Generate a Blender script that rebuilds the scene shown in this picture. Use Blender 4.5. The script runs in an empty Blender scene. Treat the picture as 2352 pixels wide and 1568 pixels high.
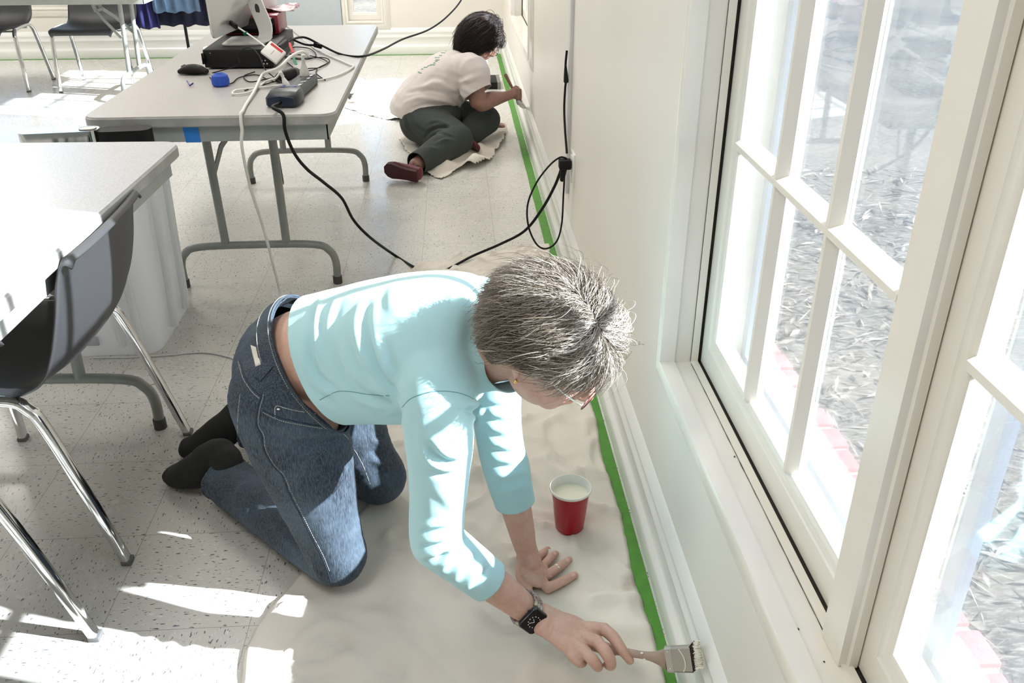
import bpy, bmesh, math, random
import numpy as np
from mathutils import Vector, Matrix, noise
from mathutils.bvhtree import BVHTree
PI = math.pi
scene = bpy.context.scene
COL = scene.collection
random.seed(7)
rng = np.random.default_rng(11)

# ------------------------------------------------------------------ camera
FPX, PITCH, YAW, ROLL = 2017.94, 0.487461, 0.0609180, 0.0020115
CAM = np.array([-0.39462585, 0.0, 1.38339522])
def _rot():
    cy, sy, cp, sp = math.cos(YAW), math.sin(YAW), math.cos(PITCH), math.sin(PITCH)
    fwd = np.array([sy*cp, cy*cp, -sp]); rt = np.array([cy, -sy, 0.0]); dn = np.cross(fwd, rt)
    c, s = math.cos(ROLL), math.sin(ROLL)
    return np.array([c*rt+s*dn, -s*rt+c*dn, fwd])
RM = _rot()
cam_data = bpy.data.cameras.new('camera'); cam = bpy.data.objects.new('camera', cam_data); COL.objects.link(cam)
cam_data.sensor_width = 36.0; cam_data.sensor_fit = 'HORIZONTAL'; cam_data.lens = FPX/2352*36.0
cam_data.clip_start = 0.02; cam_data.clip_end = 200
m = Matrix(((RM[0][0], -RM[1][0], -RM[2][0], CAM[0]), (RM[0][1], -RM[1][1], -RM[2][1], CAM[1]),
            (RM[0][2], -RM[1][2], -RM[2][2], CAM[2]), (0, 0, 0, 1)))
cam.matrix_world = m
scene.camera = cam
# measuring helpers: where a sight line through the camera meets a real plane of the room
def _ray(px, py): return RM.T @ np.array([(px-1176)/FPX, (py-784)/FPX, 1.0])
def PZ(px, py, z=0.0): d = _ray(px, py); return CAM + d*(z-CAM[2])/d[2]
def PY(px, py, y): d = _ray(px, py); return CAM + d*(y-CAM[1])/d[1]
def PX(px, py, x): d = _ray(px, py); return CAM + d*(x-CAM[0])/d[0]

# ------------------------------------------------------------------ light
world = bpy.data.worlds.new('world'); scene.world = world; world.use_nodes = True
wn = world.node_tree; wn.nodes.clear()
bg = wn.nodes.new('ShaderNodeBackground'); sky = wn.nodes.new('ShaderNodeTexSky'); wo = wn.nodes.new('ShaderNodeOutputWorld')
sky.sky_type = 'NISHITA'; sky.sun_disc = False; sky.sun_elevation = math.radians(32); sky.sun_rotation = math.radians(102)
bg.inputs['Strength'].default_value = 0.52
wn.links.new(sky.outputs[0], bg.inputs[0]); wn.links.new(bg.outputs[0], wo.inputs[0])
SUN_DIR = Vector((-1.0, 0.29, -0.66)).normalized()
sd = bpy.data.lights.new('sun', 'SUN'); sd.energy = 21.0; sd.angle = math.radians(0.55); sd.color = (1.0, 0.965, 0.90)
so = bpy.data.objects.new('sun', sd); COL.objects.link(so); so.location = (6, -2, 6)
so.rotation_euler = SUN_DIR.to_track_quat('-Z', 'Y').to_euler()
scene.view_settings.view_transform = 'Standard'; scene.view_settings.look = 'None'
scene.view_settings.exposure = 0.38; scene.view_settings.gamma = 1.0
scene.view_settings.use_curve_mapping = False
cy_ = scene.cycles
cy_.max_bounces = 8; cy_.diffuse_bounces = 4; cy_.glossy_bounces = 3; cy_.transmission_bounces = 4; cy_.transparent_max_bounces = 12
cy_.caustics_reflective = False; cy_.caustics_refractive = False; cy_.sample_clamp_indirect = 6.0
cy_.use_denoising = True
def area(name, loc, size, sizey, power, rot=(0, 0, 0), col=(1, 1, 1)):
    d = bpy.data.lights.new(name, 'AREA'); d.shape = 'RECTANGLE'; d.size = size; d.size_y = sizey; d.energy = power; d.color = col
    o = bpy.data.objects.new(name, d); COL.objects.link(o); o.location = loc; o.rotation_euler = rot
    return o
FILL_LIGHTS = [(-1.3, 0.3), (-3.9, 0.3), (-1.3, 3.4), (-3.9, 3.4), (-1.3, 6.5), (-3.9, 6.5)]  # unseen area lights added at ceiling height to brighten the room
for lx, ly in FILL_LIGHTS:
    area('ceiling_fill_light', (lx, ly, 2.87), 0.58, 1.18, 17.0 if ly < 5 else 44.0, col=(1.0, 0.97, 0.93))

# ------------------------------------------------------------------ materials
MATS = {}
def newmat(name):
    mt = bpy.data.materials.new(name); mt.use_nodes = True; nt = mt.node_tree
    return mt, nt, nt.nodes['Principled BSDF'], nt.nodes['Material Output']
def N(nt, t, **kw):
    n = nt.nodes.new(t)
    for k, v in kw.items():
        if k in n.inputs.keys(): n.inputs[k].default_value = v
        else: setattr(n, k, v)
    return n
def ramp(nt, fac, stops):
    r = N(nt, 'ShaderNodeValToRGB'); e = r.color_ramp.elements
    while len(e) < len(stops): e.new(0.5)
    for i, (p, c) in enumerate(stops):
        e[i].position = p; e[i].color = (*c, 1) if len(c) == 3 else c
    nt.links.new(fac, r.inputs[0]); return r.outputs[0]
def mixc(nt, fac, a, b, mode='MIX'):
    n = N(nt, 'ShaderNodeMix', data_type='RGBA', blend_type=mode)
    for sock, v in ((0, fac), (6, a), (7, b)):
        if isinstance(v, bpy.types.NodeSocket): nt.links.new(v, n.inputs[sock])
        elif isinstance(v, (int, float)): n.inputs[sock].default_value = v
        else: n.inputs[sock].default_value = (*v, 1)
    return n.outputs[2]
def coords(nt, scale=(1, 1, 1), loc=(0, 0, 0), rot=(0, 0, 0), kind='Object'):
    tc = N(nt, 'ShaderNodeTexCoord'); mp = N(nt, 'ShaderNodeMapping')
    mp.inputs['Scale'].default_value = scale; mp.inputs['Location'].default_value = loc; mp.inputs['Rotation'].default_value = rot
    nt.links.new(tc.outputs[kind], mp.inputs[0]); return mp.outputs[0]
def noise_t(nt, vec, scale, detail=3, rough=0.55):
    n = N(nt, 'ShaderNodeTexNoise', Scale=scale, Detail=detail, Roughness=rough); nt.links.new(vec, n.inputs['Vector']); return n.outputs['Fac']
def bump(nt, h, strength, dist, bsdf):
    b = N(nt, 'ShaderNodeBump', Strength=strength, Distance=dist); nt.links.new(h, b.inputs['Height']); nt.links.new(b.outputs[0], bsdf.inputs['Normal']); return b
def M(name, col, rough=0.5, metal=0.0, var=0.0, vscale=20, bmp=0.0, bscale=200, bdist=0.001, spec=0.5, coat=0.0, sheen=0.0, sub=0.0, stretch=(1, 1, 1), vcol=None):
    if name in MATS: return MATS[name]
    mt, nt, b, o = newmat(name)
    b.inputs['Base Color'].default_value = (*col, 1); b.inputs['Roughness'].default_value = rough; b.inputs['Metallic'].default_value = metal
    b.inputs['Specular IOR Level'].default_value = spec; b.inputs['Coat Weight'].default_value = coat; b.inputs['Sheen Weight'].default_value = sheen
    if sub: b.inputs['Subsurface Weight'].default_value = sub; b.inputs['Subsurface Radius'].default_value = (0.012, 0.005, 0.003); b.inputs['Subsurface Scale'].default_value = 0.6
    v = coords(nt, stretch)
    if var:
        f = noise_t(nt, v, vscale, 4)
        lo = vcol if vcol else tuple(c*(1-var) for c in col)
        f2 = ramp(nt, f, [(0.3, (0, 0, 0)), (0.7, (1, 1, 1))])
        nt.links.new(mixc(nt, f2, lo, col), b.inputs['Base Color'])
    if bmp: bump(nt, noise_t(nt, v, bscale, 3), bmp, bdist, b)
    MATS[name] = mt; return mt

# ------------------------------------------------------------------ mesh builder
class MB:
    def __init__(s): s.v = []; s.f = []
    def add(s, vs, fs):
        o = len(s.v); s.v += [tuple(map(float, p)) for p in vs]; s.f += [tuple(i+o for i in f) for f in fs]; return s
    def box(s, x0, x1, y0, y1, z0, z1, b=0.0):
        x0, x1 = sorted((x0, x1)); y0, y1 = sorted((y0, y1)); z0, z1 = sorted((z0, z1))
        if b <= 0:
            return s.add([(x0,y0,z0),(x1,y0,z0),(x1,y1,z0),(x0,y1,z0),(x0,y0,z1),(x1,y0,z1),(x1,y1,z1),(x0,y1,z1)],
                         [(0,3,2,1),(4,5,6,7),(0,1,5,4),(1,2,6,5),(2,3,7,6),(3,0,4,7)])
        bm = bmesh.new(); bmesh.ops.create_cube(bm, size=1)
        for v in bm.verts: v.co = Vector(((x0+x1)/2+v.co.x*(x1-x0), (y0+y1)/2+v.co.y*(y1-y0), (z0+z1)/2+v.co.z*(z1-z0)))
        bmesh.ops.bevel(bm, geom=bm.edges[:], offset=b, segments=2, affect='EDGES', profile=0.5)
        s.addbm(bm); return s
    def addbm(s, bm, M4=None):
        bm.verts.index_update(); vs = [(M4 @ v.co if M4 else v.co) for v in bm.verts]
        s.add(vs, [tuple(v.index for v in f.verts) for f in bm.faces]); bm.free()
    def obox(s, c, ax, ay, az, hx, hy, hz, b=0.0):
        t = MB(); t.box(-hx, hx, -hy, hy, -hz, hz, b)
        c, ax, ay, az = map(np.asarray, (c, ax, ay, az))
        return s.add([c+ax*p[0]+ay*p[1]+az*p[2] for p in t.v], t.f)
    def tube(s, pts, r, seg=8, cap=True, flat=1.0, side=None, closed=False):
        pts = [np.array(p, float) for p in pts]; n = len(pts)
        rs = r if hasattr(r, '__len__') else [r]*n
        prev = None; rings = []
        for i, p in enumerate(pts):
            a = pts[(i-1) % n] if (closed or i > 0) else pts[i]; b_ = pts[(i+1) % n] if (closed or i < n-1) else pts[i]
            t = b_-a; t = t/(np.linalg.norm(t)+1e-12)
            if side is not None: u = np.array(side, float)
            elif prev is None: u = np.array([0, 0, 1.0]) if abs(t[2]) < 0.9 else np.array([1.0, 0, 0])
            else: u = prev
            u = u - t*np.dot(u, t); u /= np.linalg.norm(u)+1e-12; prev = u; w = np.cross(t, u)
            rings.append([p+rs[i]*(math.cos(k*2*PI/seg)*u+flat*math.sin(k*2*PI/seg)*w) for k in range(seg)])
        return s.rings(rings, cap, closed)
    def rings(s, rings, cap=True, closed=False):
        seg = len(rings[0]); n = len(rings); vs = [p for r_ in rings for p in r_]; fs = []
        for i in range(n if closed else n-1):
            for k in range(seg):
                a = i*seg+k; b_ = i*seg+(k+1) % seg; c = ((i+1) % n)*seg+(k+1) % seg; d = ((i+1) % n)*seg+k
                fs.append((a, b_, c, d))
        if cap and not closed: fs.append(tuple(reversed(range(seg)))); fs.append(tuple(range((n-1)*seg, n*seg)))
        return s.add(vs, fs)
    def rtube(s, pts, w, h, side, corner=0.3, cap=True):
        """rectangular tube; w along `side`, h across"""
        pts = [np.array(p, float) for p in pts]; n = len(pts); rr = []
        for i, p in enumerate(pts):
            t = pts[min(i+1, n-1)]-pts[max(i-1, 0)]; t /= np.linalg.norm(t)+1e-12
            u = np.array(side, float); u = u-t*np.dot(u, t); u /= np.linalg.norm(u)+1e-12; v = np.cross(t, u)
            c = corner*min(w, h)
            rr.append([p+u*a+v*b_ for a, b_ in ((w-c, -h), (w, -h+c), (w, h-c), (w-c, h), (-w+c, h), (-w, h-c), (-w, -h+c), (-w+c, -h))])
        return s.rings(rr, cap)
    def lathe(s, prof, c=(0, 0, 0), seg=32, cap=True, mod=None):
        rr = []
        for r, z in prof:
            rr.append([(c[0]+r*(mod(k*2*PI/seg, z) if mod else 1)*math.cos(k*2*PI/seg), c[1]+r*(mod(k*2*PI/seg, z) if mod else 1)*math.sin(k*2*PI/seg), c[2]+z) for k in range(seg)])
        return s.rings(rr, cap)
    def sphere(s, c, r, su=12, sv=8, ax=None):
        c = np.array(c, float); rr = r if hasattr(r, '__len__') else (r, r, r); A = np.eye(3) if ax is None else np.array(ax, float)
        vs = [c+A.T@np.array([0, 0, rr[2]])]; fs = []
        for i in range(1, sv):
            th = PI*i/sv
            for k in range(su):
                ph = 2*PI*k/su
                vs.append(c+A.T@np.array([rr[0]*math.sin(th)*math.cos(ph), rr[1]*math.sin(th)*math.sin(ph), rr[2]*math.cos(th)]))
        vs.append(c-A.T@np.array([0, 0, rr[2]])); L = len(vs)-1
        for k in range(su): fs.append((0, 1+k, 1+(k+1) % su)); fs.append((L, 1+(sv-2)*su+(k+1) % su, 1+(sv-2)*su+k))
        for i in range(sv-2):
            for k in range(su):
                a = 1+i*su+k; b_ = 1+i*su+(k+1) % su; fs.append((a, a+su, b_+su, b_))
        return s.add(vs, fs)
    def prism(s, poly, z0, z1):
        n = len(poly); vs = [(x, y, z0) for x, y in poly]+[(x, y, z1) for x, y in poly]
        return s.add(vs, [tuple(reversed(range(n))), tuple(range(n, 2*n))]+[(i, (i+1) % n, n+(i+1) % n, n+i) for i in range(n)])
    def limb(s, pts, side=(0, 0, 1), seg=20, sub=4, round0=True, round1=True):
        """closed lofted limb; pts rows: x,y,z,ra(along side),rb(across)"""
        a = np.array([(*p[:3], p[3], p[4] if len(p) > 4 else p[3]) for p in pts], float)
        if sub > 1 and len(a) > 1:
            ext = np.vstack([2*a[0]-a[1], a, 2*a[-1]-a[-2]]); out = []
            for i in range(1, len(ext)-2):
                for q in range(sub):
                    t = q/sub; p0, p1, p2, p3 = ext[i-1:i+3]
                    out.append(0.5*((2*p1)+(-p0+p2)*t+(2*p0-5*p1+4*p2-p3)*t*t+(-p0+3*p1-3*p2+p3)*t**3))
            out.append(a[-1]); a = np.array(out)
        def frame(i):
            t = a[min(i+1, len(a)-1), :3]-a[max(i-1, 0), :3]; t /= np.linalg.norm(t)+1e-12
            u = np.array(side, float); u = u-t*np.dot(u, t); u /= np.linalg.norm(u)+1e-12
            return t, u, np.cross(t, u)
        R = []
        def ring(c, t, u, w, ra, rb): R.append([c+ra*math.cos(k*2*PI/seg)*u+rb*math.sin(k*2*PI/seg)*w for k in range(seg)])
        if round0:
            t, u, w = frame(0); rm = min(a[0, 3], a[0, 4])
            for q in (0.98, 0.85, 0.6, 0.3): ring(a[0, :3]-t*rm*q, t, u, w, a[0, 3]*math.sqrt(1-q*q), a[0, 4]*math.sqrt(1-q*q))
        for i in range(len(a)):
            t, u, w = frame(i); ring(a[i, :3], t, u, w, a[i, 3], a[i, 4])
        if round1:
            t, u, w = frame(len(a)-1); rm = min(a[-1, 3], a[-1, 4])
            for q in (0.3, 0.6, 0.85, 0.98): ring(a[-1, :3]+t*rm*q, t, u, w, a[-1, 3]*math.sqrt(1-q*q), a[-1, 4]*math.sqrt(1-q*q))
        return s.rings(R)
    def mesh(s, name, off=(0, 0, 0)):
        me = bpy.data.meshes.new(name); o = np.array(off)
        me.from_pydata([tuple(np.array(p)-o) for p in s.v], [], s.f); me.validate(); me.update()
        bm = bmesh.new(); bm.from_mesh(me); bmesh.ops.recalc_face_normals(bm, faces=bm.faces[:]); bm.to_mesh(me); bm.free()
        return me
def shade(me, ang=35):
    for p in me.polygons: p.use_smooth = True
    if ang < 180: me.set_sharp_from_angle(angle=math.radians(ang))
def obj(name, mb, mat, parent=None, ang=35, off=(0, 0, 0), label=None):
    me = mb.mesh(name, off) if isinstance(mb, MB) else mb
    shade(me, ang)
    if mat: me.materials.clear(); me.materials.append(mat)
    o = bpy.data.objects.new(name, me); COL.objects.link(o)
    if parent: o.parent = parent
    if label: o['label'] = label
    return o
def struct(name, mb, mat, ang=35, parent=None):
    o = obj(name, mb, mat, parent, ang)
    if not parent: o['kind'] = 'structure'
    return o
def tag(o, label, cat, group=None, kind=None):
    o['label'] = label; o['category'] = cat
    if group: o['group'] = group
    if kind: o['kind'] = kind
    return o
class Thing:
    def __init__(s, name, label, cat, loc, group=None):
        s.loc = np.array([float(c) for c in loc]); s.e = bpy.data.objects.new(name, None); COL.objects.link(s.e)
        s.e.location = tuple(s.loc); s.e.empty_display_size = 0.05; tag(s.e, label, cat, group)
    def part(s, name, mb, mat, ang=35, parent=None, label=None):
        return obj(name, mb, mat, parent or s.e, ang, s.loc, label)
def copy_tree(o, parent=None):
    c = o.copy(); COL.objects.link(c); c.parent = parent
    for ch in [x for x in o.children]: copy_tree(ch, c)
    return c
def catmull(pts, sub=8, closed=False):
    a = [np.array(p, float) for p in pts]
    ext = [2*a[0]-a[1]]+a+[2*a[-1]-a[-2]] if not closed else [a[-1]]+a+[a[0], a[1]]
    out = []
    for i in range(1, len(ext)-2):
        for q in range(sub):
            t = q/sub; p0, p1, p2, p3 = ext[i-1:i+3]
            out.append(0.5*((2*p1)+(-p0+p2)*t+(2*p0-5*p1+4*p2-p3)*t*t+(-p0+3*p1-3*p2+p3)*t**3))
    if not closed: out.append(a[-1])
    return out
# ---- organic surfaces: union of closed limbs -> one continuous surface
def remesh(mb, voxel, smooth=4, fac=0.5, off=(0, 0, 0)):
    me = mb.mesh('tmp', off); o = bpy.data.objects.new('tmp', me); COL.objects.link(o)
    md = o.modifiers.new('r', 'REMESH'); md.mode = 'VOXEL'; md.voxel_size = voxel
    dg = bpy.context.evaluated_depsgraph_get(); ev = o.evaluated_get(dg)
    out = bpy.data.meshes.new_from_object(ev); bpy.data.objects.remove(o); bpy.data.meshes.remove(me)
    smooth_mesh(out, smooth, fac); return out
def vget(me): a = np.empty(len(me.vertices)*3, np.float32); me.vertices.foreach_get('co', a); return a.reshape(-1, 3).astype(float)
def vset(me, a): me.vertices.foreach_set('co', a.astype(np.float32).ravel()); me.update()
def nget(me): a = np.empty(len(me.vertices)*3, np.float32); me.vertices.foreach_get('normal', a); return a.reshape(-1, 3).astype(float)
def smooth_mesh(me, it, fac=0.5):
    if it <= 0: return
    v = vget(me); e = np.empty(len(me.edges)*2, np.int32); me.edges.foreach_get('vertices', e); e = e.reshape(-1, 2)
    deg = np.bincount(e.ravel(), minlength=len(v)).astype(float)[:, None]; deg[deg == 0] = 1
    for _ in range(it):
        s_ = np.zeros_like(v)
        for k in range(3):
            s_[:, k] = np.bincount(e[:, 0], v[e[:, 1], k], len(v))+np.bincount(e[:, 1], v[e[:, 0], k], len(v))
        v = v+fac*(s_/deg-v)
    vset(me, v)
def bvh(me):
    return BVHTree.FromPolygons([v.co.copy() for v in me.vertices], [tuple(p.vertices) for p in me.polygons])
def hit(tree, px, py, off=(0, 0, 0)):
    d = Vector(_ray(px, py)).normalized(); r = tree.ray_cast(Vector(CAM)-Vector(off), d)
    return (np.array(r[0])+np.array(off), np.array(r[1])) if r[0] is not None else (None, None)
def seg_dist(v, pl):
    pl = np.array(pl); best = np.full(len(v), 1e9); tt = np.zeros(len(v)); n = len(pl)-1
    for i in range(n):
        a, b_ = pl[i], pl[i+1]; d = b_-a; L = np.dot(d, d)+1e-12
        t = np.clip(((v-a)@d)/L, 0, 1); dd = np.linalg.norm(v-(a+t[:, None]*d), axis=1)
        m_ = dd < best; best[m_] = dd[m_]; tt[m_] = (i+t[m_])/n
    return best, tt
def folds(me, lines, tree=None, off=(0, 0, 0)):
    """lines: (list of px points or 3D points, amplitude, width). Raises ridges / presses creases."""
    tree = tree or bvh(me); v = vget(me)+np.array(off); nn = nget(me); disp = np.zeros(len(v))
    for pts, amp, w in lines:
        P3 = []
        for p in pts:
            if len(p) == 2:
                h, _ = hit(tree, p[0], p[1], off)
                if h is not None: P3.append(h)
            else: P3.append(np.array(p))
        if len(P3) < 2: continue
        P3 = catmull(P3, 4)
        d, t = seg_dist(v, P3); prof = np.exp(-(d/w)**2)*np.sin(PI*np.clip(t*0.94+0.03, 0, 1))**0.6
        side = np.exp(-((d-1.7*w)/w)**2)*0.35
        disp += amp*(prof-side*np.sin(PI*np.clip(t, 0, 1)))
    vset(me, v+nn*disp[:, None]-np.array(off))
def wrinkle(me, amp, scale, stretch=(1, 1, 1), seed=0, mask=None):
    v = vget(me); nn = nget(me); d = np.array([noise.noise(Vector((p[0]*scale*stretch[0]+seed, p[1]*scale*stretch[1], p[2]*scale*stretch[2]))) for p in v])*amp
    if mask is not None: d = d*mask(v)
    vset(me, v+nn*d[:, None])
def cut(me, p, n, rad):
    """open the surface: remove what lies beyond plane (p, n) within rad of p"""
    p = Vector(p); n = Vector(n).normalized(); bm = bmesh.new(); bm.from_mesh(me)
    fs = [f for f in bm.faces if (f.calc_center_median()-p).length < rad]
    es = {e for f in fs for e in f.edges}; vs = {v for f in fs for v in f.verts}
    bmesh.ops.bisect_plane(bm, geom=list(vs)+list(es)+fs, plane_co=p, plane_no=n, clear_outer=False)
    dl = [f for f in bm.faces if (f.calc_center_median()-p).length < rad and (f.calc_center_median()-p).dot(n) > 1e-5]
    bmesh.ops.delete(bm, geom=dl, context='FACES'); bm.to_mesh(me); bm.free(); me.update()
def solid(o, t, offset=-1):
    md = o.modifiers.new('thick', 'SOLIDIFY'); md.thickness = t; md.offset = offset
def surf_line(mb, tree, pts, r, off=(0, 0, 0), lift=0.0005, seg=5, sub=6, flat=1.0):
    P3 = []
    for a in catmull([(p[0], p[1], 0) for p in pts], sub):
        h, n_ = hit(tree, a[0], a[1], off)
        if h is not None: P3.append(h+n_*lift)
    if len(P3) > 1: mb.tube(P3, r, seg, True)
    return P3
# ------------------------------------------------------------------ room
WX = 0.024; BY = 8.05; ZC = 2.9; XL = -6.5; YF = -2.2
m_wall = M('cream_wall_paint', (0.80, 0.765, 0.70), 0.42, var=0.05, vscale=1.6, bmp=0.12, bscale=90, bdist=0.001)
m_trim = M('cream_trim_gloss', (0.82, 0.785, 0.71), 0.27, var=0.05, vscale=5, bmp=0.05, bscale=60, bdist=0.001)
m_trimw = M('fresh_white_trim', (0.86, 0.855, 0.82), 0.22, var=0.03, vscale=7, bmp=0.05, bscale=50)
m_ceil = M('ceiling_white', (0.85, 0.84, 0.80), 0.7)
m_ext = M('exterior_shaded_white', (0.40, 0.42, 0.45), 0.5, var=0.06, vscale=12)  # white frame paint greyed: shade on the outer sill put into the colour
m_dark = M('dark_fill', (0.035, 0.03, 0.025), 0.8, var=0.5, vscale=60)  # plain dark filler shared by gaps, cracks, chips, hole and slots
m_black = M('matte_black', (0.005, 0.005, 0.0055), 0.55, spec=0.25)
m_blackg = M('gloss_black', (0.004, 0.004, 0.005), 0.25, spec=0.3)

def floor_mat():
    mt, nt, b, o = newmat('vinyl_floor_tile'); L = nt.links
    v = coords(nt); sep = N(nt, 'ShaderNodeSeparateXYZ'); L.new(v, sep.inputs[0])
    def ma(op, a, b_=None):
        n = N(nt, 'ShaderNodeMath', operation=op)
        for i, q in enumerate((a, b_)):
            if q is None: continue
            if isinstance(q, (int, float)): n.inputs[i].default_value = q
            else: L.new(q, n.inputs[i])
        return n.outputs[0]
    tx = ma('DIVIDE', ma('ADD', sep.outputs[0], 1.167+30*0.3048), 0.3048); ty = ma('DIVIDE', ma('ADD', sep.outputs[1], -1.985+30*0.3048), 0.3048)
    fx, fy = ma('FRACT', tx), ma('FRACT', ty)
    ex = ma('MINIMUM', fx, ma('SUBTRACT', 1.0, fx)); ey = ma('MINIMUM', fy, ma('SUBTRACT', 1.0, fy))
    e = ma('MINIMUM', ex, ey); joint = ma('LESS_THAN', e, 0.0028)
    chk = ma('MODULO', ma('ADD', ma('FLOOR', tx), ma('FLOOR', ty)), 2.0)
    va, vb = coords(nt, (62, 190, 1)), coords(nt, (190, 62, 1), (3.3, 7.1, 0))
    def fl(off, lo, hi):
        outs = []
        for q in (coords(nt, (58, 175, 1), (off, off, 0), (0, 0, 0.12)), coords(nt, (175, 58, 1), (off*2, off, 0), (0, 0, -0.1))):
            n = noise_t(nt, q, 1.0, 1.5, 0.5); outs.append(ramp(nt, n, [(lo, (0, 0, 0)), (hi, (1, 1, 1))]))
        return mixc(nt, chk, outs[0], outs[1])
    base = mixc(nt, noise_t(nt, v, 2.2, 3), (0.60, 0.585, 0.545), (0.66, 0.645, 0.60))
    base = mixc(nt, fl(19, 0.62, 0.70), base, (0.74, 0.73, 0.70))

    base = mixc(nt, fl(5, 0.655, 0.68), base, (0.16, 0.155, 0.14))
    base = mixc(nt, fl(41, 0.69, 0.71), base, (0.11, 0.14, 0.21))
    base = mixc(nt, joint, base, (0.36, 0.34, 0.31))
    L.new(base, b.inputs['Base Color'])
    rg = ramp(nt, noise_t(nt, coords(nt, (1, 1, 1)), 5, 4), [(0.2, (0.16,)*3), (0.8, (0.34,)*3)])
    L.new(rg, b.inputs['Roughness']); b.inputs['Specular IOR Level'].default_value = 0.55
    bump(nt, noise_t(nt, v, 9, 3), 0.10, 0.003, b)
    return mt
mb = MB(); mb.box(XL, 0.3, YF, BY+0.3, -0.12, 0.0); struct('floor', mb, floor_mat())
mb = MB(); mb.box(XL-0.2, 0.3, YF-0.2, BY+0.3, ZC, ZC+0.15); struct('ceiling', mb, m_ceil)
mb = MB(); mb.box(XL-0.2, XL, YF, BY, 0, ZC); struct('wall_left', mb, m_wall)
mb = MB(); mb.box(XL, 0.24, YF-0.2, YF, 0, ZC); struct('wall_front', mb, m_wall)

def wall_with_holes(mp, a0, a1, holes, d0, d1):
    mb = MB(); ho = sorted(holes); cur = a0
    def bx(p0, p1, z0, z1):
        q = [mp(a, d, z) for a in (p0, p1) for d in (d0, d1) for z in (z0, z1)]; xs, ys, zs = zip(*q)
        mb.box(min(xs), max(xs), min(ys), max(ys), z0, z1)
    for h0, h1, z0, z1 in ho:
        bx(cur, h0, 0, ZC); bx(h0, h1, 0, z0); bx(h0, h1, z1, ZC); cur = h1
    bx(cur, a1, 0, ZC); return mb
RW = lambda a, d, z: (d, a, z)
BW = lambda a, d, z: (a, BY+d-0.0, z)
W1 = (0.03, 1.54, 0.506, 2.46); W2 = (4.97, 6.56, 0.506, 2.46)
WB1 = (-1.36+0.05, -1.02, 0.275, 2.3); WB2 = (-4.75, -3.63, 0.41, 2.3); WB3 = (-6.1, -5.0, 0.41, 2.3)
def grow(w, o=0.004): return (w[0]-o, w[1]+o, w[2]-o, w[3]+o)
struct('wall_right', wall_with_holes(RW, YF, BY, [grow(W1), grow(W2)], WX, 0.235), m_wall)
struct('wall_back', wall_with_holes(BW, XL, WX, [grow(WB1), grow(WB2), grow(WB3)], 0.0, 0.21), m_wall)

def sweep_rect(mb, mp, a0, a1, z0, z1, prof, bot=1.0, closed=True):
    R = []
    for sa, sz in ((0, 0), (1, 0), (1, 1), (0, 1)):
        R.append([np.array(mp((a1+o if sa else a0-o), d, (z1+o if sz else z0-o*bot))) for o, d in prof])
    return mb.rings(R, cap=False, closed=True)
def glass_mat():
    mt, nt, b, o = newmat('hazy_window_glass'); nt.nodes.remove(b)
    tr = N(nt, 'ShaderNodeBsdfTransparent'); tr.inputs[0].default_value = (0.93, 0.955, 0.97, 1)
    gl = N(nt, 'ShaderNodeBsdfGlossy', Roughness=0.02); tl = N(nt, 'ShaderNodeBsdfTranslucent'); tl.inputs[0].default_value = (0.85, 0.88, 0.92, 1)
    fr = N(nt, 'ShaderNodeFresnel', IOR=1.45); m1 = N(nt, 'ShaderNodeMixShader'); m2 = N(nt, 'ShaderNodeMixShader')
    dust = noise_t(nt, coords(nt, (1, 3, 1)), 6, 6, 0.7)
    dr = ramp(nt, dust, [(0.3, (0.006,)*3), (0.75, (0.026,)*3)])
    nt.links.new(dr, m1.inputs[0]); nt.links.new(tr.outputs[0], m1.inputs[1]); nt.links.new(tl.outputs[0], m1.inputs[2])
    fm = N(nt, 'ShaderNodeMath', operation='MULTIPLY'); fm.inputs[1].default_value = 0.6; nt.links.new(fr.outputs[0], fm.inputs[0])
    nt.links.new(fm.outputs[0], m2.inputs[0]); nt.links.new(m1.outputs[0], m2.inputs[1]); nt.links.new(gl.outputs[0], m2.inputs[2])
    nt.links.new(m2.outputs[0], o.inputs[0]); return mt
m_glass = glass_mat()
def screen_mat():
    mt, nt, b, o = newmat('storm_screen'); nt.nodes.remove(b)
    tr = N(nt, 'ShaderNodeBsdfTransparent'); tr.inputs[0].default_value = (0.90, 0.93, 0.97, 1)
    tl = N(nt, 'ShaderNodeBsdfTranslucent'); tl.inputs[0].default_value = (0.7, 0.78, 0.9, 1)
    m1 = N(nt, 'ShaderNodeMixShader', Fac=0.015); nt.links.new(tr.outputs[0], m1.inputs[1]); nt.links.new(tl.outputs[0], m1.inputs[2]); nt.links.new(m1.outputs[0], o.inputs[0]); return mt
m_screen = screen_mat()
CASING = [(-0.004, 0.03), (-0.004, 0.0), (0.004, -0.004), (0.011, -0.004), (0.016, 0.003), (0.024, 0.001), (0.045, 0.006), (0.062, 0.013), (0.068, 0.016), (0.07, 0.03)]
def profile_bar(mb, mp, a, d0, z0, z1, w=0.012, horiz=False, a1=None, dep=0.010):
    pr = [(-w, d0+0.0175), (-w*0.52, d0+0.004), (-w*0.36, d0), (w*0.36, d0), (w*0.52, d0+0.004), (w, d0+0.0175), (w*0.8, d0+0.022), (-w*0.8, d0+0.022)]
    if not horiz: R = [[np.array(mp(a+o, d, z)) for o, d in pr] for z in (z0, z1)]
    else: R = [[np.array(mp(q, d, z0+o)) for o, d in pr] for q in (a, a1)]
    return mb.rings(R)
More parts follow.
